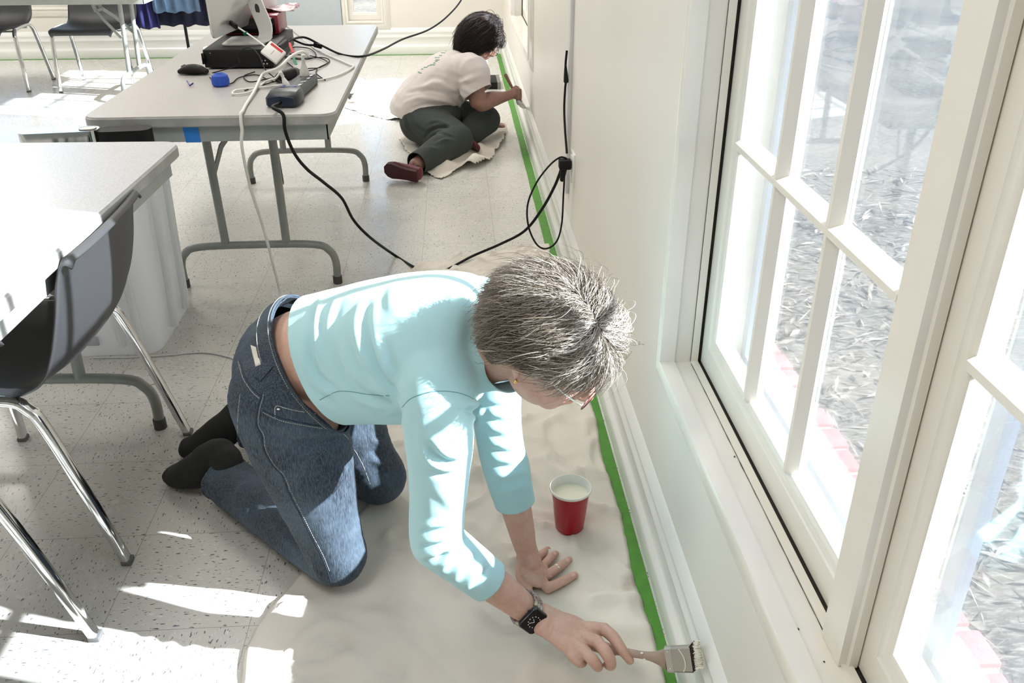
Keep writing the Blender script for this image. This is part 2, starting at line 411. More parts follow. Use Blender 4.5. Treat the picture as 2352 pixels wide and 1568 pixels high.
def make_window(n, mp, W, sashes, cols, pane_h, d_off=0.0, post=None, ext=True, row0=None, sill_d=0.064):
    a0, a1, z0, z1 = W; D = d_off
    root = bpy.data.objects.new('window_%d' % n, None); COL.objects.link(root); root.location = mp((a0+a1)/2, 0, 0) ; root.location.z = 0
    off = np.array(root.location)
    root['kind'] = 'structure'
    def P(name, mb, mat, par=None, ang=35): return obj(name, mb, mat, par or root, ang, off)
    mb = MB(); sweep_rect(mb, mp, a0, a1, z0, z1, CASING); P('window_casing', mb, m_trim)
    mb = MB(); sweep_rect(mb, mp, a0, a1, z0, z1, [(0.0, -0.002), (0.0, sill_d), (0.012, sill_d), (0.012, -0.002)])      # flat reveal and stool
    sweep_rect(mb, mp, a0, a1, z0, z1, [(-0.004, sill_d), (-0.004, sill_d+0.014), (0.012, sill_d+0.014), (0.012, sill_d)])    # stop bead
    P('window_sill', mb, m_trim)
    mb = MB(); sweep_rect(mb, mp, a0, a1, z0, z1, [(0.002, sill_d+0.014), (0.002, sill_d+0.0625), (0.012, sill_d+0.0625), (0.012, sill_d+0.014)]); P('weather_gap', mb, m_dark)
    if post:
        p0, p1 = post; mb = MB()
        q = [(p0, 0.060), (p1-0.002, 0.060), (p1, 0.062), (p1, 0.125), (p0+0.006, 0.125), (p0+0.006, 0.085), (p0-0.004, 0.083), (p0-0.004, 0.072), (p0, 0.070)]
        mb.rings([[np.array(mp(a, d, z)) for a, d in q] for z in (z0+0.001, z1)]); P('center_post', mb, m_trim)
    for (s0, s1) in sashes:
        g0, g1, gz0, gz1 = s0+0.05, s1-0.05, z0+0.069, z1-0.05; sd0 = sill_d+0.021
        mb = MB(); sweep_rect(mb, mp, g0, g1, gz0, gz1, [(0, sd0+0.020), (0, sd0+0.011), (0.0055, sd0+0.005), (0.0095, sd0+0.004), (0.013, sd0), (0.049, sd0), (0.049, sd0+0.04), (0.003, sd0+0.04), (0.0, sd0+0.034), (0, sd0+0.024)], bot=1.36)
        sash = P('window_sash', mb, m_trim)
        cw = (g1-g0)/cols; mu = MB()
        for c in range(1, cols): profile_bar(mu, mp, g0+c*cw, sd0+0.003, gz0, gz1)
        zr = row0 or gz0+pane_h+0.015
        while zr < gz1-0.1: profile_bar(mu, mp, g0, sd0+0.002, zr, None, 0.0135, True, g1); zr += pane_h+0.025
        P('muntin', mu, m_trim, sash)
        mb = MB(); q = [mp(a, d, z) for a in (g0-0.004, g1+0.004) for d in (sd0+0.020, sd0+0.023) for z in (gz0-0.004, gz1+0.004)]; xs, ys, zs = zip(*q)
        mb.box(min(xs), max(xs), min(ys), max(ys), min(zs), max(zs)); P('window_glass', mb, m_glass, sash)
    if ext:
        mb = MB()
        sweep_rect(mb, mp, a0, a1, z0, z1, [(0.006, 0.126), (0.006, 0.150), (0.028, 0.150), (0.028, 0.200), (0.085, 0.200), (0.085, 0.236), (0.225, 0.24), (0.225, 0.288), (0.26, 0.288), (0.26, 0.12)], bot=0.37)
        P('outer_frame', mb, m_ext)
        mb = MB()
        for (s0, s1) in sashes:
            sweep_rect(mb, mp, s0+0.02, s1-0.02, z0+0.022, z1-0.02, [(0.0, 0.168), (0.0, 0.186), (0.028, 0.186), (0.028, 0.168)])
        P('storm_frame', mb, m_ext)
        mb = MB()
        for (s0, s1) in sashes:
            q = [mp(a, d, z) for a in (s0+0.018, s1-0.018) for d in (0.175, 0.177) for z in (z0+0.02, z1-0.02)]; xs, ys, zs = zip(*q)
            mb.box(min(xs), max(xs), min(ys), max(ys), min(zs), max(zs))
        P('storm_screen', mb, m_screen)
    return root
make_window(1, RW, W1, [(0.03, 0.76), (0.81, 1.54)], 3, 0.376, post=(0.756, 0.812), row0=0.966)
make_window(2, RW, W2, [(4.97, 5.74), (5.79, 6.56)], 3, 0.376, post=(5.736, 5.794), row0=0.966)
BWD = lambda a, d, z: (a, BY-0.024+d, z)
make_window(3, BWD, WB1, [(WB1[0], WB1[1])], 1, 0.45, ext=False, sill_d=0.03)
make_window(4, BWD, WB2, [(WB2[0], WB2[1])], 3, 0.40, ext=False, sill_d=0.03)
make_window(5, BWD, WB3, [(WB3[0], WB3[1])], 3, 0.40, ext=False, sill_d=0.03)
w1_ = [o for o in bpy.data.objects if o.name == 'window_1'][0]; wo_ = tuple(w1_.location)
mb = MB(); P_ = [(0.0636+0.0006*noise.noise(Vector((y*20, 0, 0))), y, 0.5068) for y in np.arange(0.76, 1.54, 0.01)]; mb.tube(P_, [0.0004+0.0007*abs(noise.noise(Vector((p[1]*25, 3, 1)))) for p in P_], 5); obj('paint_crack', mb, m_dark, w1_, off=wo_)
mb = MB(); P_ = [(0.0636, 1.5385, z) for z in np.arange(0.508, 1.4, 0.02)]; mb.tube(P_, 0.0006, 5); obj('paint_crack', mb, m_dark, w1_, off=wo_)
for px, py, r_ in ((1687, 1048, 0.0016), (1833, 1444, 0.0018), (1852, 1519, 0.0022), (1893, 1519, 0.0012), (1535, 855, 0.0014), (1600, 1010, 0.001)):
    p = PZ(px, py, 0.5068); mb = MB(); mb.sphere(p, (r_, r_*1.4, 0.0005), 8, 6); obj('paint_chip', mb, m_dark, w1_, off=wo_)
# baseboards
BASE = [(0.0, 0.0), (0.0, 0.052), (0.003, 0.064), (0.010, 0.071), (0.0115, 0.074), (0.0115, 0.122), (0.0085, 0.127), (0.0085, 0.132), (0.013, 0.140), (0.015, 0.155), (0.011, 0.164), (0.011, 0.170), (0.0165, 0.180), (0.019, 0.192), (0.024, 0.2), (0.03, 0.2), (0.03, 0.0)]
mb = MB(); mb.rings([[np.array((x, y, z)) for x, z in BASE] for y in (YF, BY-0.03)]); struct('baseboard_right', mb, m_trimw)
mb = MB(); mb.rings([[np.array((x, BY-0.024+d, z)) for d, z in [(a, b*1.1) for a, b in BASE]] for x in (XL, -1.94)])
mb.rings([[np.array((x, BY-0.024+d, z)) for d, z in [(a, b*1.1) for a, b in BASE]] for x in (-1.30, 0.0)]); struct('baseboard_back', mb, m_trimw)
# grey door in the back wall
mb = MB(); mb.box(-1.92, -1.36, BY-0.045, BY-0.004, 0.005, 2.08, 0.004); d1 = struct('door_1', mb, M('grey_blue_door', (0.50, 0.545, 0.57), 0.35, var=0.05))
mb = MB(); mb.sphere((-1.43, BY-0.075, 0.98), 0.028); mb.tube([(-1.43, BY-0.05, 0.98), (-1.43, BY-0.07, 0.98)], 0.012); obj('door_knob', mb, M('brass', (0.6, 0.5, 0.3), 0.3, 1.0), d1)
mb = MB()
for s_ in ((-1.985, -1.925), (-1.355, -1.33)): mb.box(s_[0], s_[1], BY-0.03, BY-0.002, 0, 2.14, 0.003)
mb.box(-1.985, -1.33, BY-0.03, BY-0.002, 2.085, 2.15, 0.003); struct('trim_1', mb, m_trim)
# wire raceway up the right wall
mb = MB(); mb.box(0.010, WX+0.001, 3.235, 3.285, 0.30, ZC, 0.003); rc = obj('cable_raceway', mb, M('raceway', (0.72, 0.70, 0.70), 0.4)); tag(rc, 'pale vertical wire cover strip running up the wall above the outlet', 'cable cover')
mb = MB(); mb.box(0.016, WX+0.001, 3.085, 3.165, 0.375, 0.495, 0.003)
op = Thing('outlet_plate', 'white electrical outlet plate on the wall with a black plug in it', 'outlet', (0.02, 3.125, 0.435)); op.part('cover_plate', mb, m_trimw)
mb = MB(); mb.box(0.014, 0.018, 3.108, 3.142, 0.385, 0.425, 0.002).box(0.014, 0.018, 3.108, 3.142, 0.445, 0.485, 0.002); op.part('socket', mb, M('socket_white', (0.75, 0.74, 0.7), 0.3))
# the added ceiling fill lights have no modelled fittings
for i, (lx, ly) in enumerate(FILL_LIGHTS):
    pass
# exterior: brick sill, brick reveal, ground
def brick_mat(n, c, c2):
    return M(n, c, 0.85, var=0.35, vscale=9, bmp=0.4, bscale=120, bdist=0.003, vcol=c2)
m_brick = brick_mat('pink_red_brick', (0.40, 0.22, 0.20), (0.30, 0.14, 0.13)); m_mortar = M('mortar', (0.66, 0.60, 0.55), 0.9, var=0.15, vscale=40, bmp=0.5, bscale=150, bdist=0.003)
mb = MB(); mb.box(0.225, 0.318, -1.2, 2.0, 0.30, 0.424)
sl = struct('trim_2', mb, m_mortar)
mb = MB(); y = -1.2
while y < 1.9:
    q = 0.062; jx = rng.uniform(-0.004, 0.006); mb.box(0.222, 0.322+jx, y, y+q, 0.31, 0.432+rng.uniform(-0.002, 0.002), 0.004); y += 0.0745
obj('brick_course', mb, m_brick, sl)
mb = MB(); mb.box(0.236, 0.312, 1.785, 2.5, 0.30, 2.4); bw = struct('wall_outer_brick', mb, m_mortar)
mb = MB(); z = 0.42; k = 0
while z < 2.3:
    for y0, y1 in ([(1.774, 1.97), (1.98, 2.18)] if k % 2 else [(1.774, 1.87), (1.88, 2.08), (2.09, 2.28)]): mb.box(0.236, 0.318+rng.uniform(-0.003, 0.003), y0, y1, z, z+0.058, 0.005)
    z += 0.0715; k += 1
obj('brick_course', mb, m_brick, bw)
mb = MB(); z = 0.42-0.0067
while z < 2.3:
    mb.tube([(0.315+rng.uniform(-0.002, 0.004), 1.778, z), (0.318, 1.87, z+0.001), (0.315, 2.0, z)], 0.0075, 6); z += 0.0715
obj('mortar_bead', mb, m_mortar, bw)
def ground_mat():
    mt, nt, b, o = newmat('dry_grass_ground'); v = coords(nt)
    f = noise_t(nt, v, 1.1, 5, 0.6); c = ramp(nt, f, [(0.3, (0.045, 0.042, 0.036)), (0.5, (0.10, 0.088, 0.068)), (0.7, (0.18, 0.155, 0.11))])
    g = noise_t(nt, coords(nt, (1, 3, 1), rot=(0, 0, 0.5)), 22, 6, 0.75); c = mixc(nt, ramp(nt, g, [(0.48, (0, 0, 0)), (0.66, (1, 1, 1))]), c, (0.30, 0.27, 0.22))
    h = noise_t(nt, coords(nt, (3, 1, 1), rot=(0, 0, -0.4)), 40, 5, 0.7); c = mixc(nt, ramp(nt, h, [(0.55, (0, 0, 0)), (0.7, (0.7, 0.7, 0.7))]), c, (0.10, 0.09, 0.07))
    nt.links.new(c, b.inputs['Base Color']); b.inputs['Roughness'].default_value = 0.95; bump(nt, g, 0.25, 0.01, b); return mt
mb = MB(); mb.box(0.24, 60, -30, 80, -0.5, -0.32); mb.box(-40, 0.3, 8.28, 80, -0.5, -0.33); gr = struct('ground_outside', mb, ground_mat())
mb = MB()
for i in range(5200):
    x = 0.36+abs(rng.normal(0, 1.5)); y = rng.uniform(-0.2, 5.5); z = -0.318+rng.uniform(0, 0.03); a = rng.uniform(0, PI*2); l = rng.uniform(0.012, 0.05)*(1+0.3*x); w = rng.uniform(0.002, 0.012)
    t = np.array([math.cos(a), math.sin(a), rng.uniform(-0.3, 0.3)]); s_ = np.array([-math.sin(a), math.cos(a), rng.uniform(-0.3, 0.3)]); p = np.array([x, y, z])
    mb.add([p-t*l, p-s_*w*0.8+t*l*0.1, p+t*l, p+s_*w+np.array([0, 0, w*0.5])], [(0, 1, 2), (0, 2, 3)])
lf = obj('leaf_litter', mb, M('dry_leaf', (0.36, 0.31, 0.25), 0.9, var=0.6, vscale=14), ang=180); tag(lf, 'dry leaves and twigs scattered on the ground outside the window', 'leaves', kind='stuff')

# green masking tape on floor
def tape(name, pts, w, label):
    mb = MB(); R = []
    for i, (x, y) in enumerate(pts):
        d = np.array(pts[min(i+1, len(pts)-1)])-np.array(pts[max(i-1, 0)]); d = d/np.linalg.norm(d); n = np.array([-d[1], d[0]])
        a = np.array((x, y))+n*w(i)[0]; b_ = np.array((x, y))+n*w(i)[1]
        R.append([(a[0], a[1], 0.0006), (b_[0], b_[1], 0.0006), (b_[0], b_[1], 0.0014), (a[0], a[1], 0.0014)])
    mb.rings(R); o = obj(name, mb, M('green_painters_tape', (0.085, 0.30, 0.03), 0.55, var=0.22, vscale=30, bmp=0.3, bscale=60), ang=20); tag(o, label, 'tape'); return o
ys = np.arange(0.7, 8.0, 0.03)
tape('masking_tape', [(-0.002, y) for y in ys], lambda i: (0.040+0.004*noise.noise(Vector((ys[i]*3, 1, 0))), 0.0015), 'long strip of green painters tape on the floor along the right baseboard')
xs_ = np.arange(-6.0, -0.05, 0.06)
tape('masking_tape', [(x, BY-0.026) for x in xs_], lambda i: (-0.001, -0.036), 'thin strip of green painters tape along the back wall baseboard')
mb = MB(); mb.box(0.0075, 0.0088, 1.9, 7.9, 0.075, 0.088); mb2 = None
# ------------------------------------------------------------------ furniture
def table_top_mat(n, c):
    mt, nt, b, o = newmat(n); v = coords(nt)
    f = noise_t(nt, v, 260, 2); g = noise_t(nt, v, 3, 4)
    c1 = mixc(nt, ramp(nt, f, [(0.4, (0, 0, 0)), (0.6, (1, 1, 1))]), tuple(q*0.86 for q in c), tuple(min(1, q*1.08) for q in c))
    nt.links.new(mixc(nt, 0.25, c1, mixc(nt, g, tuple(q*0.85 for q in c), c)), b.inputs['Base Color']); b.inputs['Roughness'].default_value = 0.32; return mt
m_tabA = table_top_mat('speckled_taupe_laminate', (0.50, 0.475, 0.46)); m_tabB = table_top_mat('speckled_grey_laminate', (0.60, 0.60, 0.63))
m_edge = M('worn_grey_edge', (0.42, 0.42, 0.40), 0.45, var=0.3, vscale=16, bmp=0.2, bscale=60); m_apron = M('grey_green_steel', (0.36, 0.38, 0.36), 0.4, var=0.12, vscale=14)
m_leg = M('grey_enamel_tube', (0.27, 0.285, 0.265), 0.35, var=0.15, vscale=20)
def rrect(x0, x1, y0, y1, r, n=6):
    o = []
    for cx, cy, a in ((x1-r, y0+r, -PI/2), (x1-r, y1-r, 0), (x0+r, y1-r, PI/2), (x0+r, y0+r, PI)):
        o += [(cx+r*math.cos(a+PI/2*k/n), cy+r*math.sin(a+PI/2*k/n)) for k in range(n+1)]
    return o
def folding_table(name, label, cx, cy, rot, w, l, h, top_m, ins, group=None):
    """local: length along y, width along x; ins=(near,far) leg frame insets"""
    T = Thing(name, label, 'table', (cx, cy, 0), group); T.loc = np.zeros(3); T.e.rotation_euler = (0, 0, rot)
    R = []
    for o_, z in ((-0.004, h-0.034), (0.0, h-0.030), (0.0, h-0.006), (-0.004, h-0.0012)): R.append([(x, y, z) for x, y in rrect(-w/2-o_, w/2+o_, -l/2-o_, l/2+o_, 0.05)])
    mb = MB(); mb.rings(R); T.part('table_edge', mb, m_edge)
    mb = MB(); mb.rings([[(x, y, z) for x, y in rrect(-w/2+0.004, w/2-0.004, -l/2+0.004, l/2-0.004, 0.047)] for z in (h-0.003, h)]); T.part('tabletop', mb, top_m)
    mb = MB(); a = 0.032
    for x0, x1, y0, y1 in ((-w/2+a, w/2-a, -l/2+a, -l/2+a+0.004), (-w/2+a, w/2-a, l/2-a-0.004, l/2-a), (-w/2+a, -w/2+a+0.004, -l/2+a, l/2-a), (w/2-a-0.004, w/2-a, -l/2+a, l/2-a)):
        mb.box(x0, x1, y0, y1, h-0.087, h-0.03)
    T.part('apron', mb, m_apron)
    for sgn, ii in ((-1, ins[0]), (1, ins[1])):
        if ii is None: continue
        y = sgn*(l/2-ii); lean = -sgn*0.03
        mb = MB(); xf = w/2-0.10
        bar = [(-xf, y, 0.012), (-xf, y, 0.09), (-xf+0.02, y, 0.135), (-xf+0.075, y, 0.16), (0, y, 0.165), (xf-0.075, y, 0.16), (xf-0.02, y, 0.135), (xf, y, 0.09), (xf, y, 0.012)]
        mb.tube(catmull(bar, 5), 0.0145, 12); fr = T.part('foot_frame', mb, m_leg)
        for s2 in (-1, 1):
            mb = MB(); mb.tube([(s2*0.112, y, 0.165), (s2*0.115, y-lean, h-0.06)], 0.0155, 12); T.part('leg', mb, m_leg)
            mb = MB(); mb.tube([(s2*xf, y, 0.0), (s2*xf, y, 0.03)], 0.0175, 12); obj('foot_cap', mb, M('dark_rubber', (0.06, 0.06, 0.055), 0.7), fr)
            mb = MB(); q = -sgn
            mb.rtube([(s2*0.128, y, h-0.33), (s2*0.10, y+q*0.10, h-0.22), (s2*0.055, y+q*0.16, h-0.16)], 0.0115, 0.003, (0, 0, 1)); mb.rtube([(s2*0.055, y+q*0.16, h-0.17), (s2*0.05, y+q*0.19, h-0.06)], 0.012, 0.003, (0, 1, 0)); T.part('brace', mb, m_leg)
        mb = MB(); mb.box(-0.055, 0.055, y-sgn*0.165, y-sgn*0.157, h-0.175, h-0.155); mb.box(-0.055, 0.055, y-sgn*0.175, y-sgn*0.167, h-0.135, h-0.12); T.part('crossbar', mb, m_leg)
    return T
t1 = folding_table('folding_table', 'grey taupe folding table covered with computer gear and cables', -1.162, 3.70, 0, 0.775, 1.86, 0.730, m_tabA, (0.36, 0.22), 'folding tables')
mb = MB(); mb.rings([[(x, y, z) for x, y in ((-0.094, -0.8992), (-0.046, -0.8992), (-0.046, -0.8983), (-0.094, -0.8983))] for z in (0.641, 0.698)]); mb.v = [(x*(1.0 if z > 0.66 else 0.96), y, z) for x, y, z in mb.v]
t1.part('blue_tape', mb, M('blue_tape', (0.02, 0.20, 0.62), 0.6), label='piece of blue tape on the apron')
t2 = folding_table('folding_table', 'grey speckled folding table at left, half in bright sunlight', -1.585, 1.52, math.radians(-1.9), 0.80, 1.88, 0.740, m_tabB, (0.3, 0.3), 'folding tables')
t3 = folding_table('folding_table', 'folding table far at the top left beside the blue clothes', -3.31, 6.58, math.radians(90), 0.78, 1.86, 0.735, m_tabB, (0.3, 0.10), 'folding tables')

# stacking chairs -----------------------------------------------------------
m_shell = M('black_grained_plastic', (0.020, 0.021, 0.025), 0.60, bmp=0.45, bscale=520, bdist=0.0008, spec=1.0)
m_chrome = M('chrome', (0.72, 0.73, 0.74), 0.09, 1.0, var=0.1, vscale=30); m_glide = M('glide', (0.12, 0.12, 0.12), 0.6)
def chair_shell():
    """front = +y ; seat 0.44 high"""
    nu, nv = 28, 44; pts = {}
    # side profile (y,z) from front lip to top of back
    prof = [(0.235, 0.405), (0.232, 0.428), (0.19, 0.437), (0.05, 0.425), (-0.12, 0.418), (-0.205, 0.434), (-0.256, 0.472), (-0.284, 0.53), (-0.303, 0.61), (-0.314, 0.685), (-0.319, 0.716), (-0.329, 0.726), (-0.339, 0.717)]
    wid = [0.20, 0.215, 0.228, 0.236, 0.238, 0.242, 0.246, 0.246, 0.240, 0.230, 0.224, 0.221, 0.216]
    curl = [0.006, 0.008, 0.012, 0.022, 0.03, 0.035, 0.035, 0.032, 0.026, 0.020, 0.016, 0.014, 0.013]
    P = catmull([(a, b_, 0) for a, b_ in prof], 4); Wd = catmull([(w, c, 0) for w, c in zip(wid, curl)], 4)
    mb = MB(); R = []
    for i, (p, w) in enumerate(zip(P, Wd)):
        q = P[min(i+1, len(P)-1)]-P[max(i-1, 0)]; q = q/np.linalg.norm(q); nrm = np.array([-q[1], q[0]])  # points up/forward
        if nrm[1] < 0 and i < 12: nrm = -nrm
        row = []
        for k in range(nu+1):
            u = -1+2*k/nu; bowl = w[1]*(abs(u)**2.6)
            edge = -0.012*max(0, (abs(u)-0.93)/0.07)**2
            if i >= len(P)-12: row.append(np.array([u*w[0], p[0]+bowl, p[1]+edge])); continue
            row.append(np.array([u*w[0], p[0]-nrm[0]*0+(-q[1])*0, p[1]])+np.array([0, 1, 0])*((-q[1])*-1*0)+np.array([0, abs(q[1])*bowl, abs(q[0])*bowl*0.75])+np.array([0, 0, edge]))
        R.append(row)
    vs = [v for r in R for v in r]; n = nu+1; fs = [(i*n+k, i*n+k+1, (i+1)*n+k+1, (i+1)*n+k) for i in range(len(R)-1) for k in range(nu)]
    mb.add(vs, fs); return mb
def make_chair(label, group=None):
    T = Thing('stacking_chair', label, 'chair', (0, 0, 0), group)
    sh = T.part('seat_shell', chair_shell(), m_shell, 50); solid(sh, 0.0065, 0)
    for s in (-1, 1):
        mb = MB(); x = s*0.262
        path = [(x, -0.305, 0.0), (x-s*0.004, -0.262, 0.16), (x-s*0.012, -0.205, 0.36), (x-s*0.016, -0.18, 0.405), (x-s*0.018, -0.13, 0.428), (x-s*0.018, 0.06, 0.424), (x-s*0.016, 0.105, 0.405), (x-s*0.012, 0.125, 0.36), (x-s*0.002, 0.142, 0.16), (x, 0.145, 0.0)]
        P = catmull(path, 6)
        mb.rtube([P[i] for i in range(0, len(P)//2+1)], 0.0125, 0.0095, (1, 0, 0), 0.35); T.part('leg', mb, m_chrome, 50)
        mb = MB(); mb.rtube([P[i] for i in range(len(P)//2, len(P))], 0.0125, 0.0095, (1, 0, 0), 0.35); T.part('leg', mb, m_chrome, 50)
    mb = MB()
    for y in (-0.10, 0.10): mb.tube([(-0.25, y, 0.412), (0.25, y, 0.412)], 0.007, 8)
    T.part('seat_rail', mb, m_chrome)
    for s in (-1, 1):
        for y in (-0.305, 0.145): mb = MB(); mb.box(s*0.262-0.0135, s*0.262+0.0135, y-0.0115, y+0.0115, 0, 0.012, 0.002); T.part('glide', mb, m_glide)
    return T
def place(T, x, y, rot): T.e.location = (x, y, 0); T.e.rotation_euler = (0, 0, rot)
ch1 = make_chair('black plastic chair with chrome legs in sunlight, backrest against the grey table edge', 'black stacking chairs')
place(ch1, -1.482, 1.85, PI/2)          # faces -x (under the table)
def chair_copy(label, x, y, rot, z=0):
    c = copy_tree(ch1.e); c['label'] = label; c.location = (x, y, z); c.rotation_euler = (0, 0, rot); return c
chair_copy('chair mostly out of frame at bottom left, only a chrome leg showing', -1.475, 1.10, PI/2)
chair_copy('black chair at the back facing the camera, nearest the blue clothes', -2.99, 6.80, PI)
chair_copy('black chair at the back, cut off by the left edge of the photo', -3.76, 6.84, PI)
# chrome and black bar resting on the bin
A_, B_ = PY(62, 318, 2.70), PY(352, 312, 2.70); zt = 0.645
A_ = np.array([A_[0], 2.66, 0.0]); B_ = np.array([B_[0], 2.70, 0.0])
BX = Thing('metal_tray', 'shiny chrome tray with a black end, lying behind the near grey table', 'tray', (A_[0], A_[1], zt))
def bar(a, b, h0, h1, d): 
    u = (b-a)/np.linalg.norm(b-a); w = np.array([-u[1], u[0], 0]); L = np.linalg.norm(b-a)
    return [[a+u*(L/2)+u*x+w*y+np.array([0, 0, z]) for x, y in rrect(-L/2, L/2, -d, d, min(d*0.9, 0.03))] for z in (h0, h0+0.004, h1-0.004, h1)]
mb = MB(); mb.rings(bar(A_, A_+(B_-A_)*0.60, zt+0.002, zt+0.075, 0.035)); BX.part('tray_body', mb, m_chrome)
mb = MB(); mb.rings(bar(A_+(B_-A_)*0.58, B_, zt+0.002, zt+0.071, 0.034)); BX.part('end_block', mb, m_black)
mb = MB(); mb.rings(bar(A_+(B_-A_)*0.45, B_-(B_-A_)*0.42, zt+0.074, zt+0.077, 0.02)); BX.part('white_liner', mb, M('white_vinyl', (0.75, 0.74, 0.72), 0.4))
# translucent white storage bin under the near table
def bin_mat():
    mt, nt, b, o = newmat('frosted_white_plastic'); b.inputs['Base Color'].default_value = (0.93, 0.94, 0.95, 1); b.inputs['Roughness'].default_value = 0.18
    tr = N(nt, 'ShaderNodeBsdfTranslucent'); tr.inputs[0].default_value = (0.9, 0.92, 0.94, 1); mx = N(nt, 'ShaderNodeMixShader', Fac=0.4)
    nt.links.new(b.outputs[0], mx.inputs[1]); nt.links.new(tr.outputs[0], mx.inputs[2]); nt.links.new(mx.outputs[0], o.inputs[0]); return mt
BN = Thing('storage_bin', 'tall frosted white plastic storage bin standing under the tables', 'bin', (-1.68, 2.82, 0))
mb = MB(); R = []
for s, z in ((0.0, 0.004), (0.006, 0.0), (0.010, 0.03), (0.014, 0.30), (0.018, 0.58), (0.026, 0.585), (0.026, 0.632), (0.020, 0.645)):
    R.append([(-1.67+x, 2.80+y, z) for x, y in rrect(-0.27-s, 0.27+s, -0.20-s, 0.20+s, 0.055, 8)])
mb.rings(R); BN.part('bin_body', mb, bin_mat())
mb = MB()
for x, y in ((-1.372, 2.72), (-1.372, 2.86), (-1.50, 2.578), (-1.44, 2.578)): mb.tube([(x, y, 0.04), (x-0.0+(0.016 if x > -1.4 else 0), y-(0.018 if x < -1.4 else 0), 0.56)], 0.013, 10)
BN.part('rib', mb, bin_mat())
mb = MB(); mb.box(-1.62, -1.572, 2.5765, 2.585, 0.045, 0.075, 0.002); BN.part('latch_mark', mb, M('grey_mark', (0.45, 0.46, 0.5), 0.5))
# ------------------------------------------------------------------ things on the grey taupe table
TZ = 0.7305
m_alu = M('brushed_aluminium', (0.66, 0.66, 0.65), 0.32, 0.6, var=0.05, vscale=60); m_cordw = M('white_cord', (0.80, 0.79, 0.75), 0.4); m_cordb = M('black_cord', (0.004, 0.004, 0.0045), 0.55, spec=0.25)
m_red = M('dark_red_plastic', (0.22, 0.012, 0.03), 0.3); m_redtag = M('red_tag', (0.62, 0.01, 0.02), 0.4); m_greentag = M('green_tag', (0.0, 0.18, 0.07), 0.5)
def T2(px, py, z=TZ): return PZ(px, py, z)
# black recorder box
D = Thing('recorder_box', 'flat black electronics box lying on the grey taupe table', 'electronics', (-1.19, 3.73, TZ))
mb = MB(); mb.box(-1.352, -1.092, 3.52, 4.02, TZ+0.006, TZ+0.072, 0.003); D.part('case', mb, M('black_metal_case', (0.007, 0.007, 0.008), 0.5, spec=0.3))
for q in (-1.352, -1.093): mb = MB(); mb.box(q-0.006, q+0.006, 3.512, 3.53, TZ+0.02, TZ+0.06, 0.002); D.part('mounting_ear', mb, m_blackg)
for x in (-1.33, -1.11):
    mb = MB(); mb.lathe([(0.012, 0), (0.012, 0.007)], (x, 3.56, TZ), 12); D.part('foot', mb, m_glide)
mb = MB()
for k in range(4): mb.tube([(-1.115-k*0.006, 3.522, TZ+0.02+0.012*(k % 2)), (-1.115-k*0.006, 3.512, TZ+0.02+0.012*(k % 2))], 0.003, 8)
D.part('connector', mb, m_chrome)
mb = MB(); mb.tube([(-1.325, 3.521, TZ+0.06), (-1.325, 3.5185, TZ+0.06)], 0.002, 8); D.part('indicator', mb, M('indicator_grey', (0.35, 0.35, 0.35), 0.4))
# red box behind
B = Thing('set_top_box', 'dark red box with a black face standing on the black recorder box', 'electronics', (-1.19, 3.95, TZ+0.073))
mb = MB(); mb.box(-1.345, -1.12, 3.86, 4.06, TZ+0.0735, TZ+0.150, 0.006); B.part('case', mb, m_red)
mb = MB(); mb.box(-1.338, -1.135, 3.8555, 3.862, TZ+0.080, TZ+0.138, 0.002); B.part('front_panel', mb, m_blackg)
# papers / plastic wrap on the red box
def crumple(mb, cx, cy, z, w, d, n=16, amp=0.01, seed=0, rot=0):
    vs = []; 
    for i in range(n+1):
        for k in range(n+1):
            u, v = i/n-0.5, k/n-0.5; x = u*w; y = v*d; X = cx+x*math.cos(rot)-y*math.sin(rot); Y = cy+x*math.sin(rot)+y*math.cos(rot)
            vs.append((X, Y, z+abs(noise.noise(Vector((u*5+seed, v*5, seed))))*amp*2+amp*0.6*abs(noise.noise(Vector((u*14, v*14+seed, 2))))))
    mb.add(vs, [(i*(n+1)+k, (i+1)*(n+1)+k, (i+1)*(n+1)+k+1, i*(n+1)+k+1) for i in range(n) for k in range(n)])
mb = MB(); crumple(mb, -1.215, 4.02, TZ+0.151, 0.30, 0.17, amp=0.012, seed=4)
pp = obj('plastic_bag', mb, M('printed_clear_bag', (0.78, 0.70, 0.70), 0.25, var=0.5, vscale=26, vcol=(0.62, 0.30, 0.34)), ang=180); solid(pp, 0.001, 1); tag(pp, 'crumpled printed plastic bag on top of the dark red box', 'bag')
mb = MB(); crumple(mb, -1.39, 3.98, TZ+0.001, 0.16, 0.10, amp=0.004, seed=9, rot=0.3); pq = obj('paper_scrap', mb, M('paper_white', (0.82, 0.82, 0.82), 0.6), ang=180); solid(pq, 0.001, 1); tag(pq, 'white paper scrap on the table left of the black recorder box', 'paper')
# all-in-one computer seen from behind
Cp = Thing('desktop_computer', 'silver all-in-one computer seen from behind on the grey taupe table', 'computer', (-1.24, 3.8, TZ+0.073))
mb = MB(); zf = TZ+0.0735; mb.prism(rrect(-1.30, -1.135, 3.60, 3.80, 0.02), zf, zf+0.005); Cp.part('foot_plate', mb, m_alu)
